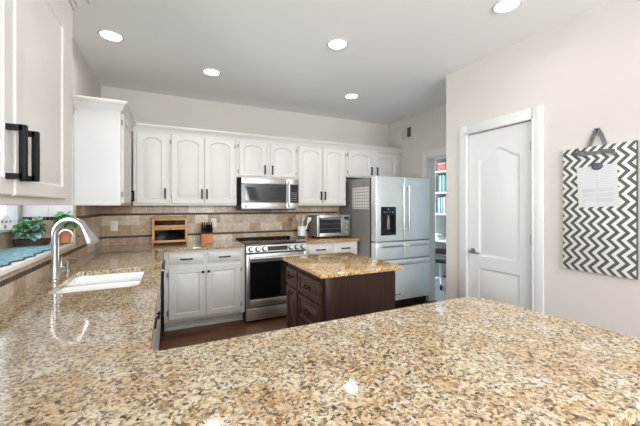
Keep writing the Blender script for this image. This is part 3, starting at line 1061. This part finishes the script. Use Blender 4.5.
for (x, y) in [s[0] for s in spots] + [(.8, -4.6), (2.3, -4.9), (1.6, -6.2)]:
    l = bpy.data.lights.new('downlight', 'AREA')
    l.shape = 'DISK'
    l.size = .14
    l.energy = LAMP_W
    l.color = LAMP_COL
    l.spread = math.radians(150)
    o = bpy.data.objects.new('downlight', l)
    C.objects.link(o)
    o.location = (x, y, H - .012)

# ---------------------------------------------------------------- memo board
mbd = thing('memo_board', 'chevron-patterned charcoal and cream fabric memo board hung by a grey ribbon', 'memo board', (PX, -3.208, 1.345))
bx(-.022, -.002, -.203, .203, -.435, .432, bev=.003).build('board', M_chev, mbd)
bx(-.0225, -.0015, -.2045, -.2032, -.435, .432).build('edge', M_edge, mbd, smooth=0)
rb = MB()
def strip(pts, wv, th=.0015):
    """flat ribbon: pts centreline, wv half-width vector"""
    wv = Vector(wv)
    ls = []
    for p in pts:
        p = Vector(p)
        ls.append([p + wv + Vector((-th, 0, 0)), p - wv + Vector((-th, 0, 0)), p - wv + Vector((th, 0, 0)), p + wv + Vector((th, 0, 0))])
    rb.loops(ls)
strip([(-.012, .048, .432), (-.010, .025, .500), (-.010, .004, .552)], (0, .011, .004))
strip([(-.012, -.044, .432), (-.010, -.022, .500), (-.010, .000, .552)], (0, .011, -.004))
rb.build('hanger', M_ribbon, mbd)
rb = MB()
strip([(-.0245, .115, .395), (-.025, .06, .388), (-.026, .0, .384), (-.025, -.05, .392), (-.0245, -.10, .384)], (0, .002, .012))
strip([(-.028, .11, .412), (-.034, .09, .402), (-.034, .07, .385), (-.028, .05, .382)], (0, .003, .014))
strip([(-.028, .05, .395), (-.034, .09, .384), (-.028, .125, .396)], (0, .003, .012))
strip([(-.028, -.05, .386), (-.034, -.085, .372), (-.028, -.115, .360)], (0, .003, .010))
rb.build('bow_ribbon', M_ribbon, mbd)
pp = thing('paper_form', 'white printed form clipped to the chevron memo board', 'paper', (PX - .0235, -3.212, 1.502))
pp.rotation_euler = (math.radians(-2.5), 0, 0)
bx(-.0012, 0, -.112, .112, -.14, .14).build('sheet', M_paper, pp, smooth=0)
tb = MB()
for z in (-.04, -.075, -.11):
    tb.box(-.0018, -.0013, -.085, .085, z, z + .024)
tb.build('ruled_box', mat('form_shading', (0.56, 0.56, 0.58), .8), pp, smooth=0)
ck = thing('magnet_clip', 'dark slate-blue oval magnet holding the printed form', 'magnet', (PX - .026, -3.215, 1.637))
m = MB()
m.loops([[Vector((x, rr * 1.35 * math.cos(a * PI / 14), rr * math.sin(a * PI / 14))) for a in range(28)] for rr, x in ((.022, -.0002), (.024, -.004), (.020, -.009), (.010, -.011))])
m.build('cap', M_clip, ck)
del ck

# ---------------------------------------------------------------- wall vent
vt = thing('wall_vent', 'small wall vent with a pale frame and dark opening, high above the refrigerator', 'vent', (WX, -.462, 2.512))
m = MB()
m.box(-.010, -.0005, -.125, .115, .075, .095, bev=.002).box(-.010, -.0005, -.125, .115, -.095, -.075, bev=.002).box(-.010, -.0005, .095, .115, -.075, .075).box(-.010, -.0005, -.125, -.105, -.075, .075).box(-.010, -.0005, -.012, .012, -.075, .075)
m.build('frame', M_wall, vt)
bx(-.004, -.0005, -.104, -.013, -.0745, .0745).build('opening', mat('dark_vent_opening', (.075, .068, .055), .6), vt, smooth=0)
m = MB()
for i in range(7):
    z = -.066 + i * .021
    m.box(-.009, -.001, .013, .094, z, z + .014)
m.build('louvre', M_wall, vt, smooth=0)

# ---------------------------------------------------------------- outlets
def outlet(label, X, z, m=M_plate):
    o = thing('wall_outlet', label, 'outlet', (X, -.0125, z), 0, 'outlets on the tiled backsplash')
    bx(-.036, .036, -.006, 0, -.058, .058, bev=.002).build('cover_plate', m, o)
    s = MB()
    for zz in (-.022, .022):
        s.box(-.016, .016, -.0075, -.0062, zz - .014, zz + .014, bev=.0005)
    s.build('socket', m, o)
    s = MB()
    for zz in (-.022, .022):
        for xx in (-.007, .005):
            s.box(xx, xx + .002, -.0082, -.0076, zz - .005, zz + .006)
    s.build('slots', M_slot, o, smooth=0)
outlet('beige outlet plate on the tiled corner between faucet and bread box', .132, 1.135, M_plate)
outlet('white outlet plate on the tiles right of the knife block', 1.235, 1.145, M_white)

# ---------------------------------------------------------------- faucets
fx, fy = .088, -1.915
fc = thing('faucet', 'tall brushed-nickel gooseneck faucet with pull-down spray head at the sink', 'faucet', (fx, fy, CT))
m = MB()
m.lathe([(.001, .0005), (.027, .0005), (.027, .006), (.021, .012), (.019, .10), (.015, .105)])
m.build('base', M_chrome, fc)
dv = Vector((.180, -.095, 0))
pts = [Vector((0, 0, .09)), Vector((0, 0, .18)), Vector((0, 0, .272))]
R = dv.length / 2
for i in range(1, 15):
    a = PI - i * (PI * .86) / 14
    pts.append(dv * .5 + dv.normalized() * (R * math.cos(a)) + Vector((0, 0, .272 + R * .98 * math.sin(a))))
m = MB()
m.tube(pts, .0165, 16)
m.build('neck', M_chrome, fc)
tip = pts[-1]
dd = (pts[-1] - pts[-2]).normalized()
m = MB()
m.tube([tip - dd * .004, tip + dd * .02, tip + dd * .08, tip + dd * .094, tip + dd * .097], [.0175, .021, .033, .035, .030], 18)
m.build('spray_head', M_chrome, fc)
m = MB()
m.tube([(.0, .0, .055), (.02, .075, .055)], [.020, .021], 16)
m.tube([(.02, .078, .055), (.022, .085, .055)], [.021, .017], 16)
m.tube([(.018, .06, .07), (.016, .062, .10), (.022, .055, .135)], [.008, .006, .005], 10)
m.build('lever', M_chrome, fc)
ff = thing('filter_tap', 'slim curved filtered-water tap behind the main faucet', 'faucet', (.052, -1.70, CT))
m = MB()
m.lathe([(.001, .0005), (.020, .0005), (.020, .005), (.012, .012), (.011, .05), (.008, .055)])
m.build('base', M_chrome, ff)
pts = [Vector((0, 0, .05)), Vector((0, 0, .15)), Vector((0, 0, .235))]
dv2 = Vector((.10, -.07, 0))
R2 = dv2.length / 2
for i in range(1, 12):
    a = PI - i * (PI * .85) / 11
    pts.append(dv2 * .5 + dv2.normalized() * (R2 * math.cos(a)) + Vector((0, 0, .235 + R2 * math.sin(a))))
m = MB()
m.tube(pts, .0058, 10)
m.build('spout', M_chrome, ff)
m = MB()
m.tube([(0, 0, .035), (.03, -.03, .045), (.045, -.04, .05)], [.007, .006, .004], 10)
m.build('lever', M_nickel, ff)
sd = thing('soap_dispenser', 'short dark nickel soap pump on the counter beside the faucet', 'soap dispenser', (.075, -1.60, CT))
m = MB()
m.lathe([(.001, .0005), (.022, .0005), (.022, .006), (.013, .014), (.012, .055), (.007, .06), (.006, .085)])
m.build('base', M_nickel, sd)
m = MB()
m.tube([(0, 0, .08), (.02, -.008, .086), (.06, -.024, .080)], [.008, .007, .005], 10)
m.build('nozzle', M_nickel, sd)

# ---------------------------------------------------------------- window ledge: mat, plants, ornament
LZ = 1.0705
m = MB()
n = 44
fe, be = [], []
for i in range(n + 1):
    t = i / n
    y = -2.42 + t * 1.10
    wv = .012 * math.sin(t * 46) + .006 * math.sin(t * 17 + 1)
    fe.append((-.020 + wv - .05 * max(0, t - .8), y))
    be.append((-.27 + .010 * math.sin(t * 39 + 2), y))
poly = fe + be[::-1]
mt_ = thing('ledge_mat', 'pale blue textured runner with wavy dark edge along the window ledge', 'mat', (0, 0, LZ))
m.loops([[Vector((a[0], a[1], 0.0004)) for a in poly], [Vector((a[0], a[1], .0050)) for a in poly]])
m.build('cloth', M_mat, mt_, smooth=0)
m = MB()
ls = [[Vector((p[0] + .002, p[1], .0004)), Vector((p[0] + .009, p[1], .0004)), Vector((p[0] + .009, p[1], .0062)), Vector((p[0] + .002, p[1], .0062))] for p in fe]
m.loops(ls)
m.build('edging', M_fringe, mt_)

def leaf_shape(mb, base, dirv, size, droop=.3, heart=False):
    d = Vector(dirv).normalized()
    up = Vector((0, 0, 1))
    s = d.cross(up)
    s = s.normalized() if s.length > .05 else Vector((1, 0, 0))
    nrm = s.cross(d).normalized()
    prof = [(0, .0), (.12, .30), (.35, .46), (.6, .38), (.85, .17), (1.0, 0.0)]
    L_, Rr, Cc = [], [], []
    for t, wd in prof:
        cpt = Vector(base) + d * (t * size) - up * (droop * size * t * t)
        Cc.append(mb.bm.verts.new(cpt))
        L_.append(mb.bm.verts.new(cpt + s * wd * size + nrm * .10 * size * wd * 2))
        Rr.append(mb.bm.verts.new(cpt - s * wd * size + nrm * .10 * size * wd * 2))
    for i in range(len(prof) - 1):
        mb.bm.faces.new((Cc[i], Cc[i + 1], L_[i + 1], L_[i]))
        mb.bm.faces.new((Cc[i], Rr[i], Rr[i + 1], Cc[i + 1]))

def foliage(parent, centre, rx, ry, rz, count, size, mats, rnd, limit=None):
    c = Vector(centre)
    for mi, mm in enumerate(mats):
        mb = MB()
        st = MB()
        for k in range(count // len(mats)):
            th = rnd.uniform(0, 2 * PI)
            ph = rnd.uniform(-.25, 1.0)
            q = Vector((math.cos(th) * math.sqrt(max(0, 1 - ph * ph * .8)), math.sin(th) * math.sqrt(max(0, 1 - ph * ph * .8)), ph))
            rr = rnd.uniform(.55, 1.0)
            b = c + Vector((q.x * rx * rr, q.y * ry * rr, q.z * rz * rr))
            if limit:
                b = Vector((max(limit[0], min(limit[1], b.x)), max(limit[2], min(limit[3], b.y)), max(.03, b.z)))
            dr_ = Vector((q.x + rnd.uniform(-.5, .5), q.y + rnd.uniform(-.5, .5), rnd.uniform(-.2, .6)))
            leaf_shape(mb, b, dr_, size * rnd.uniform(.7, 1.2), rnd.uniform(.1, .5))
            if k % 3 == 0:
                st.tube([c - Vector((0, 0, rz * .4)), c.lerp(b, .5) + Vector((0, 0, .01)), b], .0018, 5)
        mb.build('foliage', mm, parent, recalc=False)
        st.build('stems', M_stem, parent)
rnd = random.Random(11)
# rectangular dark tray planter with leafy plant
tp = thing('potted_plant', 'leafy blue-green plant in a low dark brown planter on the window ledge', 'plant', (-.205, -1.30, LZ + .0055))
m = MB()
m.loops([[Vector((x, y, z)) for x, y in rounded(-a, a, -b, b, .03)] for a, b, z in ((.088, .062, .0003), (.098, .072, .045), (.092, .066, .045), (.086, .060, .030))])
m.build('planter', M_basket, tp, smooth=40)
bx(-.082, .082, -.056, .056, .029, .036).build('soil', M_soil, tp)
foliage(tp, (0, -.005, .085), .085, .065, .13, 190, .054, [M_leaf, M_leaf2, M_leaf4], rnd, (-.09, .025, -.10, .05))
# terracotta pot
t2 = thing('potted_plant', 'dark green ivy in an orange terracotta pot on the window ledge', 'plant', (-.035, -1.215, LZ + .0055))
m = MB()
m.lathe([(.001, .0003), (.036, .0003), (.050, .085), (.057, .086), (.058, .108), (.050, .108), (.047, .09), (.001, .088)], n=28)
m.build('pot', M_terra, t2, smooth=40)
foliage(t2, (0.005, -.01, .150), .06, .06, .085, 140, .048, [M_leaf, M_leaf2, M_leaf], rnd, (-.02, .055, -.06, .0))
# trailing vine in a small cream bottle
t3 = thing('potted_plant', 'small trailing olive-leaved vine in a slim cream bottle on the ledge', 'plant', (-.006, -1.135, LZ))
m = MB()
m.lathe([(.001, .0003), (.022, .0003), (.024, .01), (.024, .10), (.013, .125), (.012, .150), (.009, .150), (.001, .12)], n=20)
m.build('bottle', M_cream, t3, smooth=40)
m = MB()
vp = [(0, 0, .145), (.012, -.006, .165), (.035, -.03, .13), (.042, -.05, .06), (.045, -.065, -.01)]
m.tube(vp, .0022, 6)
m.build('stem', M_stem, t3)
m = MB()
for q in vp[1:]:
    for k in range(3):
        leaf_shape(m, q, (rnd.uniform(.1, 1), rnd.uniform(-1, .4), rnd.uniform(-.2, .4)), .026, .4)
m.build('leaves', M_leaf3, t3, recalc=False)
# house ornament
hs = thing('house_ornament', 'little white house ornament with three windows and a door, on the window sill', 'ornament', (-.300, -1.458, 1.2055), -.75)
m = MB()
m.loops([[Vector((x, y, z)) for y, z in ((-.034, .0003), (.034, .0003), (.034, .066), (0, .104), (-.034, .066))] for x in (-.012, .012)])
m.build('walls', M_white, hs, smooth=0)
m = MB()
for y in (-.022, 0, .022):
    m.box(.0122, .0135, y - .0055, y + .0055, .046, .062)
m.box(.0122, .0135, -.014, -.002, .008, .032)
m.build('openings', mat('grey_opening', (.30, .30, .30), .7), hs, smooth=0)

# ---------------------------------------------------------------- counter things
# bread box
bbx = thing('bread_box', 'honey-coloured wooden bread box with two dark glass doors on the back counter', 'bread box', (.53, -.262, CT))
BW, BD, BH = .375, .215, .312
m = MB()
m.box(0, .014, .004, BD, .0003, BH, bev=.002).box(BW - .014, BW, .004, BD, .0003, BH, bev=.002).box(.014, BW - .014, .004, BD, .030, .042).box(.014, BW - .014, .004, BD, .196, .206).box(-.006, BW + .006, -.004, BD, BH - .0005, BH + .012, bev=.003).box(.014, BW - .014, BD - .008, BD, .03, BH)
m.build('case', M_honey, bbx)
for (z0, z1) in ((.030, .198), (.204, BH - .004)):
    m = MB()
    m.box(.002, .026, -.012, .003, z0, z1, bev=.002).box(BW - .026, BW - .002, -.012, .003, z0, z1, bev=.002)
    m.box(.026, BW - .026, -.012, .003, z0, z0 + .024, bev=.002).box(.026, BW - .026, -.012, .003, z1 - .024, z1, bev=.002)
    d_ = m.build('door', M_honey, bbx)
    bx(.024, BW - .024, -.006, -.003, z0 + .022, z1 - .022).build('pane', M_bread_glass, d_, smooth=0)
    k = MB()
    k.cyl((BW / 2, -.012, z1 - .012), (BW / 2, -.024, z1 - .012), .007, n=12)
    k.build('knob', M_basket, d_)
def loaf(label, m_, x0, x1, z, h):
    o = MB()
    ls = []
    for i in range(13):
        t = i / 12
        s = (1 - abs(2 * t - 1) ** 4) ** .5 * .85 + .15
        ls.append([Vector((x0 + (x1 - x0) * t, .055 * s * math.cos(a * PI / 8), h / 2 + h / 2 * s * math.sin(a * PI / 8))) for a in range(16)])
    o.loops(ls)
    tag(o.build('bread_loaf', m_, loc=(.53, -.15, CT + z)), label, 'bread', 'loaves in the bread box')
loaf('maroon bagged loaf behind the upper glass door of the bread box', M_maroon, .03, .25, .2065, .085)
loaf('dusky purple bagged loaf behind the lower glass door of the bread box', M_purple, .04, .33, .0425, .115)

# knife block
kb = thing('knife_block', 'orange-brown wooden knife block with black-handled knives beside the bread box', 'knife block', (1.13, -.235, CT))
m = MB()
m.loops([[Vector((x, y, z)) for y, z in ((-.055, .0003), (.055, .0003), (.090, .125), (.075, .165), (-.035, .105))] for x in (-.068, .068)])
m.build('block', M_orange, kb, smooth=0)
dirk = Vector((0, -.38, 1)).normalized()
nk = 0
for row, (y0, z0, ln) in enumerate(((-.015, .118, .085), (.022, .136, .105), (.055, .152, .12))):
    for i in range(6 if row < 2 else 5):
        x = -.055 + i * (.022 if row < 2 else .0275)
        p0 = Vector((x, y0, z0 - .012))
        k = MB()
        k.tube([p0, p0 + dirk * .02], .0065, 8)
        k.tube([p0 + dirk * .018, p0 + dirk * ln * .6, p0 + dirk * ln], [.0075, .0085, .0080], 8)
        tag(k.build('knife', M_black if row < 2 else M_dgrey, loc=(1.13, -.235, CT + .0)), ('black-handled knife in the front row of the wooden knife block', 'black-handled knife in the middle row of the wooden knife block', 'grey-black handled knife in the tall back row of the knife block')[row], 'knife', ('front row knives', 'middle row knives', 'back row knives')[row])

# utensil crock
uc = thing('utensil_crock', 'white utensil crock with a dark base between range and toaster oven', 'crock', (2.395, -.205, CT))
m = MB()
m.lathe([(.001, .034), (.050, .034), (.054, .05), (.058, .165), (.054, .166), (.050, .06), (.001, .055)], n=28)
m.build('jar', M_white, uc, smooth=40)
m = MB()
m.lathe([(.001, .0003), (.049, .0003), (.05, .006), (.046, .0335), (.001, .0338)], n=28)
m.build('base', M_dgrey, uc, smooth=40)
def utensil(label, dx, dy, ln, head, m_, spin=0):
    o = thing('cooking_utensil', label, 'utensil', (2.395 + dx * .1, -.205 + dy * .1, CT + .060), 0, 'utensils in the crock')
    d = Vector((dx, dy, 1)).normalized()
    h = MB()
    h.tube([Vector((0, 0, 0)) + d * .004, d * ln], [.005, .006], 8)
    h.build('shaft', m_, o)
    h = MB()
    sd_ = Vector((math.cos(spin), math.sin(spin), 0))
    ls = []
    for t, wd in ((0, .008), (.018, .022), (.05, .03), (.078, .027), (.088, .012)):
        pc = d * (ln + t - .004)
        nn = d.cross(sd_).normalized() * .003
        ls.append([pc + sd_ * wd + nn, pc - sd_ * wd + nn, pc - sd_ * wd - nn, pc + sd_ * wd - nn])
    h.loops(ls)
    h.build('head', m_, o)
M_ut = mat('steel_utensil', (.62, .60, .58), .3, metal=1)
M_utw = mat('pale_wood_utensil', (.55, .42, .30), .6)
utensil('steel spatula leaning left in the utensil crock', -.33, .05, .165, 0, M_ut, .3)
utensil('pale wooden spoon leaning back in the utensil crock', -.10, .18, .185, 0, M_utw, -.2)
utensil('steel turner standing upright in the utensil crock', .10, .05, .18, 0, M_ut, .1)
utensil('steel spoon leaning right in the utensil crock', .40, .00, .165, 0, M_ut, -.5)

# toaster oven
to = thing('toaster_oven', 'steel and black toaster oven on the short granite counter', 'toaster oven', (2.548, -.405, CT))
TW, TD, TH = .525, .30, .325
bx(.002, TW - .002, .012, TD, .022, TH - .004, bev=.008).build('shell', M_side, to)
m = MB()
m.box(0, .036, -.004, .0115, .022, TH, bev=.003).box(.036, .395, -.004, .0115, TH - .045, TH, bev=.003).box(.036, .395, -.004, .0115, .022, .072, bev=.003).box(.375, .395, -.004, .0115, .072, TH - .045, bev=.002)
fc_ = m.build('front_frame', M_steel, to)
bx(.0365, .3745, -.001, .0105, .0725, TH - .0455).build('glass_door', M_mwglass, to, smooth=0)
rk = MB()
for z in (.13, .20):
    rk.box(.04, .37, -.0018, -.0012, z, z + .003)
rk.build('rack', M_side, to, smooth=0)
bx(.396, TW, -.003, .0115, .022, TH, bev=.003).build('control_panel', M_side, to)
m = MB()
m.tube([(.05, -.035, TH - .055), (.36, -.035, TH - .055)], .008, 12)
for x in (.07, .34):
    m.cyl((x, -.033, TH - .055), (x, -.003, TH - .055), .006, n=10)
m.build('handle', M_handle, to)
for z in (.075, .145, .215):
    k = MB()
    k.cyl((.46, -.003, z), (.46, -.024, z), .022, .019)
    k.build('knob', M_handle, to)
bx(.425, .50, -.0045, -.0032, .262, .30).build('display', M_display, to)
m = MB()
for x in (.05, TW - .05):
    for y in (.04, TD - .04):
        m.cyl((x, y, .0003), (x, y, .0225), .014, n=12)
m.build('feet', M_black, to)

# ---------------------------------------------------------------- study: desk with hutch, books, chair
dk = thing('desk', 'white desk with drawers and a shelved hutch seen through the study doorway', 'desk', (5.17, -1.12, 0))
DW_ = 1.45
m = MB()
m.box(0, .56, 0, DW_, .705, .735, bev=.003)
m.build('desktop', M_desk, dk)
bx(.02, .55, 1.235, 1.44, .02, .7045).build('pedestal', M_desk, dk)
bx(.02, .55, .01, .20, .02, .7045).build('pedestal', M_desk, dk)
for z in (.04, .205, .37, .535):
    d_ = slab_front(1.245, 1.43, z, z + .155, .018)
    # front faces -X: swap axes
    for v in d_.bm.verts:
        v.co = Vector((v.co.y + .0195, v.co.x, v.co.z))
    o = d_.build('drawer', M_desk, dk)
    k = MB()
    k.cyl((.0, 1.337, z + .08), (-.018, 1.337, z + .08), .012, n=12)
    k.build('knob', M_black, o)
hu = MB()
hu.box(.26, .56, 1.405, 1.44, .7355, 2.36).box(.26, .56, .01, .045, .7355, 2.36)
for z in (1.19, 1.605, 2.015, 2.33):
    hu.box(.26, .56, .045, 1.405, z, z + .03)
hu.build('hutch', M_desk, dk, smooth=0)
bx(.545, .56, .0455, 1.4045, .7355, 2.27).build('hutch_back', M_deskback, dk, smooth=0)
rb2 = random.Random(3)
bcols = {'dark grey': (.10, .11, .12), 'teal': (.07, .24, .26), 'pale blue': (.35, .50, .56), 'white': (.75, .77, .77), 'slate': (.17, .22, .25), 'navy': (.05, .08, .14)}
bmats = {k: mat('book_' + k.replace(' ', '_'), v, .6, var=.15, scale=20) for k, v in bcols.items()}
def book(colour, y, th, z, hgt, shelf, where):
    o = thing('book', '%s book %s on the %s shelf in the study' % (colour, where, shelf), 'book', (5.455, y + .23, z), 0, 'books on the study shelves')
    bx(0, .17, -th / 2, th / 2, .0004, hgt, bev=.002).build('cover', bmats[colour], o)
    bx(.004, .168, -th / 2 + .003, th / 2 - .003, hgt - .0005, hgt + .0015).build('pages', bmats['white'], o, smooth=0)
ycur = .045
for (c_, th, wh) in (('dark grey', .045, 'leftmost'), ('slate', .03, 'second from the left'), ('white', .03, 'third from the left'), ('teal', .045, 'fourth from the left'), ('pale blue', .04, 'fifth from the left'), ('teal', .04, 'sixth from the left')):
    book(c_, ycur - th / 2, th - .002, 1.6355, .31 + .03 * rb2.random(), 'upper', wh)
    ycur -= th
ycur = .045
for (c_, th, wh) in (('slate', .03, 'leftmost'), ('pale blue', .025, 'second from the left'), ('white', .03, 'third from the left'), ('navy', .025, 'fourth from the left'), ('pale blue', .035, 'fifth from the left'), ('slate', .03, 'sixth from the left'), ('white', .04, 'seventh from the left')):
    book(c_, ycur - th / 2, th - .002, 1.2205, .29 + .03 * rb2.random(), 'lower', wh)
    ycur -= th
bk = thing('gift_box', 'red and white box on the top shelf of the study hutch', 'box', (5.45, .16, 2.0455))
bx(0, .18, -.11, .09, .0004, .13, bev=.003).build('box', mat('red_white_paper', (.62, .17, .14), .6, var=.5, scale=30), bk)
bx(-.003, .183, -.113, .093, .1305, .155, bev=.003).build('lid', mat('pink_lid', (.72, .42, .38), .6, var=.3, scale=30), bk)
hat = MB()
hat.lathe([(.001, .0003), (.10, .0003), (.10, .004), (.065, .01), (.055, .07), (.001, .08)], n=24)
tag(hat.build('felt_hat', mat('dark_green_felt', (.06, .085, .06), .9), loc=(5.54, .10, 2.2012)), 'dark green felt hat lying on the red box in the study', 'hat')
for i, (dz, dy, lab) in enumerate(((0, 0, 'lower white paper stack on the study desk'), (.0455, .012, 'upper white paper stack on the study desk'))):
    o = thing('paper_stack', lab, 'paper', (5.26, .12 + dy, .7355 + dz), 0, 'papers on the study desk')
    bx(0, .16, -.09 + .03 * i, .11, .0004, .045, bev=.002).build('sheets', M_white, o)
ch = thing('office_chair', 'black office chair with pale star base in the study', 'chair', (4.90, -.36, 0), .4)
m = MB()
for i in range(5):
    a = i * 2 * PI / 5 + 1.0
    m.tube([(.03 * math.cos(a), .03 * math.sin(a), .12), (.27 * math.cos(a), .27 * math.sin(a), .078)], [.022, .014], 8)
m.cyl((0, 0, .085), (0, 0, .42), .025)
m.build('star_base', M_desk, ch)
for i in range(5):
    a = i * 2 * PI / 5 + 1.0
    m = MB()
    cx_, cy_ = .27 * math.cos(a), .27 * math.sin(a)
    m.cyl((cx_ - .018 * math.sin(a), cy_ + .018 * math.cos(a), .030), (cx_ + .018 * math.sin(a), cy_ - .018 * math.cos(a), .030), .030, n=16)
    m.cyl((cx_, cy_, .05), (cx_, cy_, .085), .008, n=8)
    m.build('caster', M_black, ch)
bx(-.23, .23, -.23, .23, .4205, .49, bev=.03, seg=3).build('seat', M_dgrey, ch)
m = MB()
m.tube([(-.20, 0, .45), (-.27, 0, .47), (-.27, 0, .60)], .014, 8)
m.box(-.29, -.24, -.20, .20, .58, .68, bev=.02)
m.build('backrest', M_dgrey, ch)
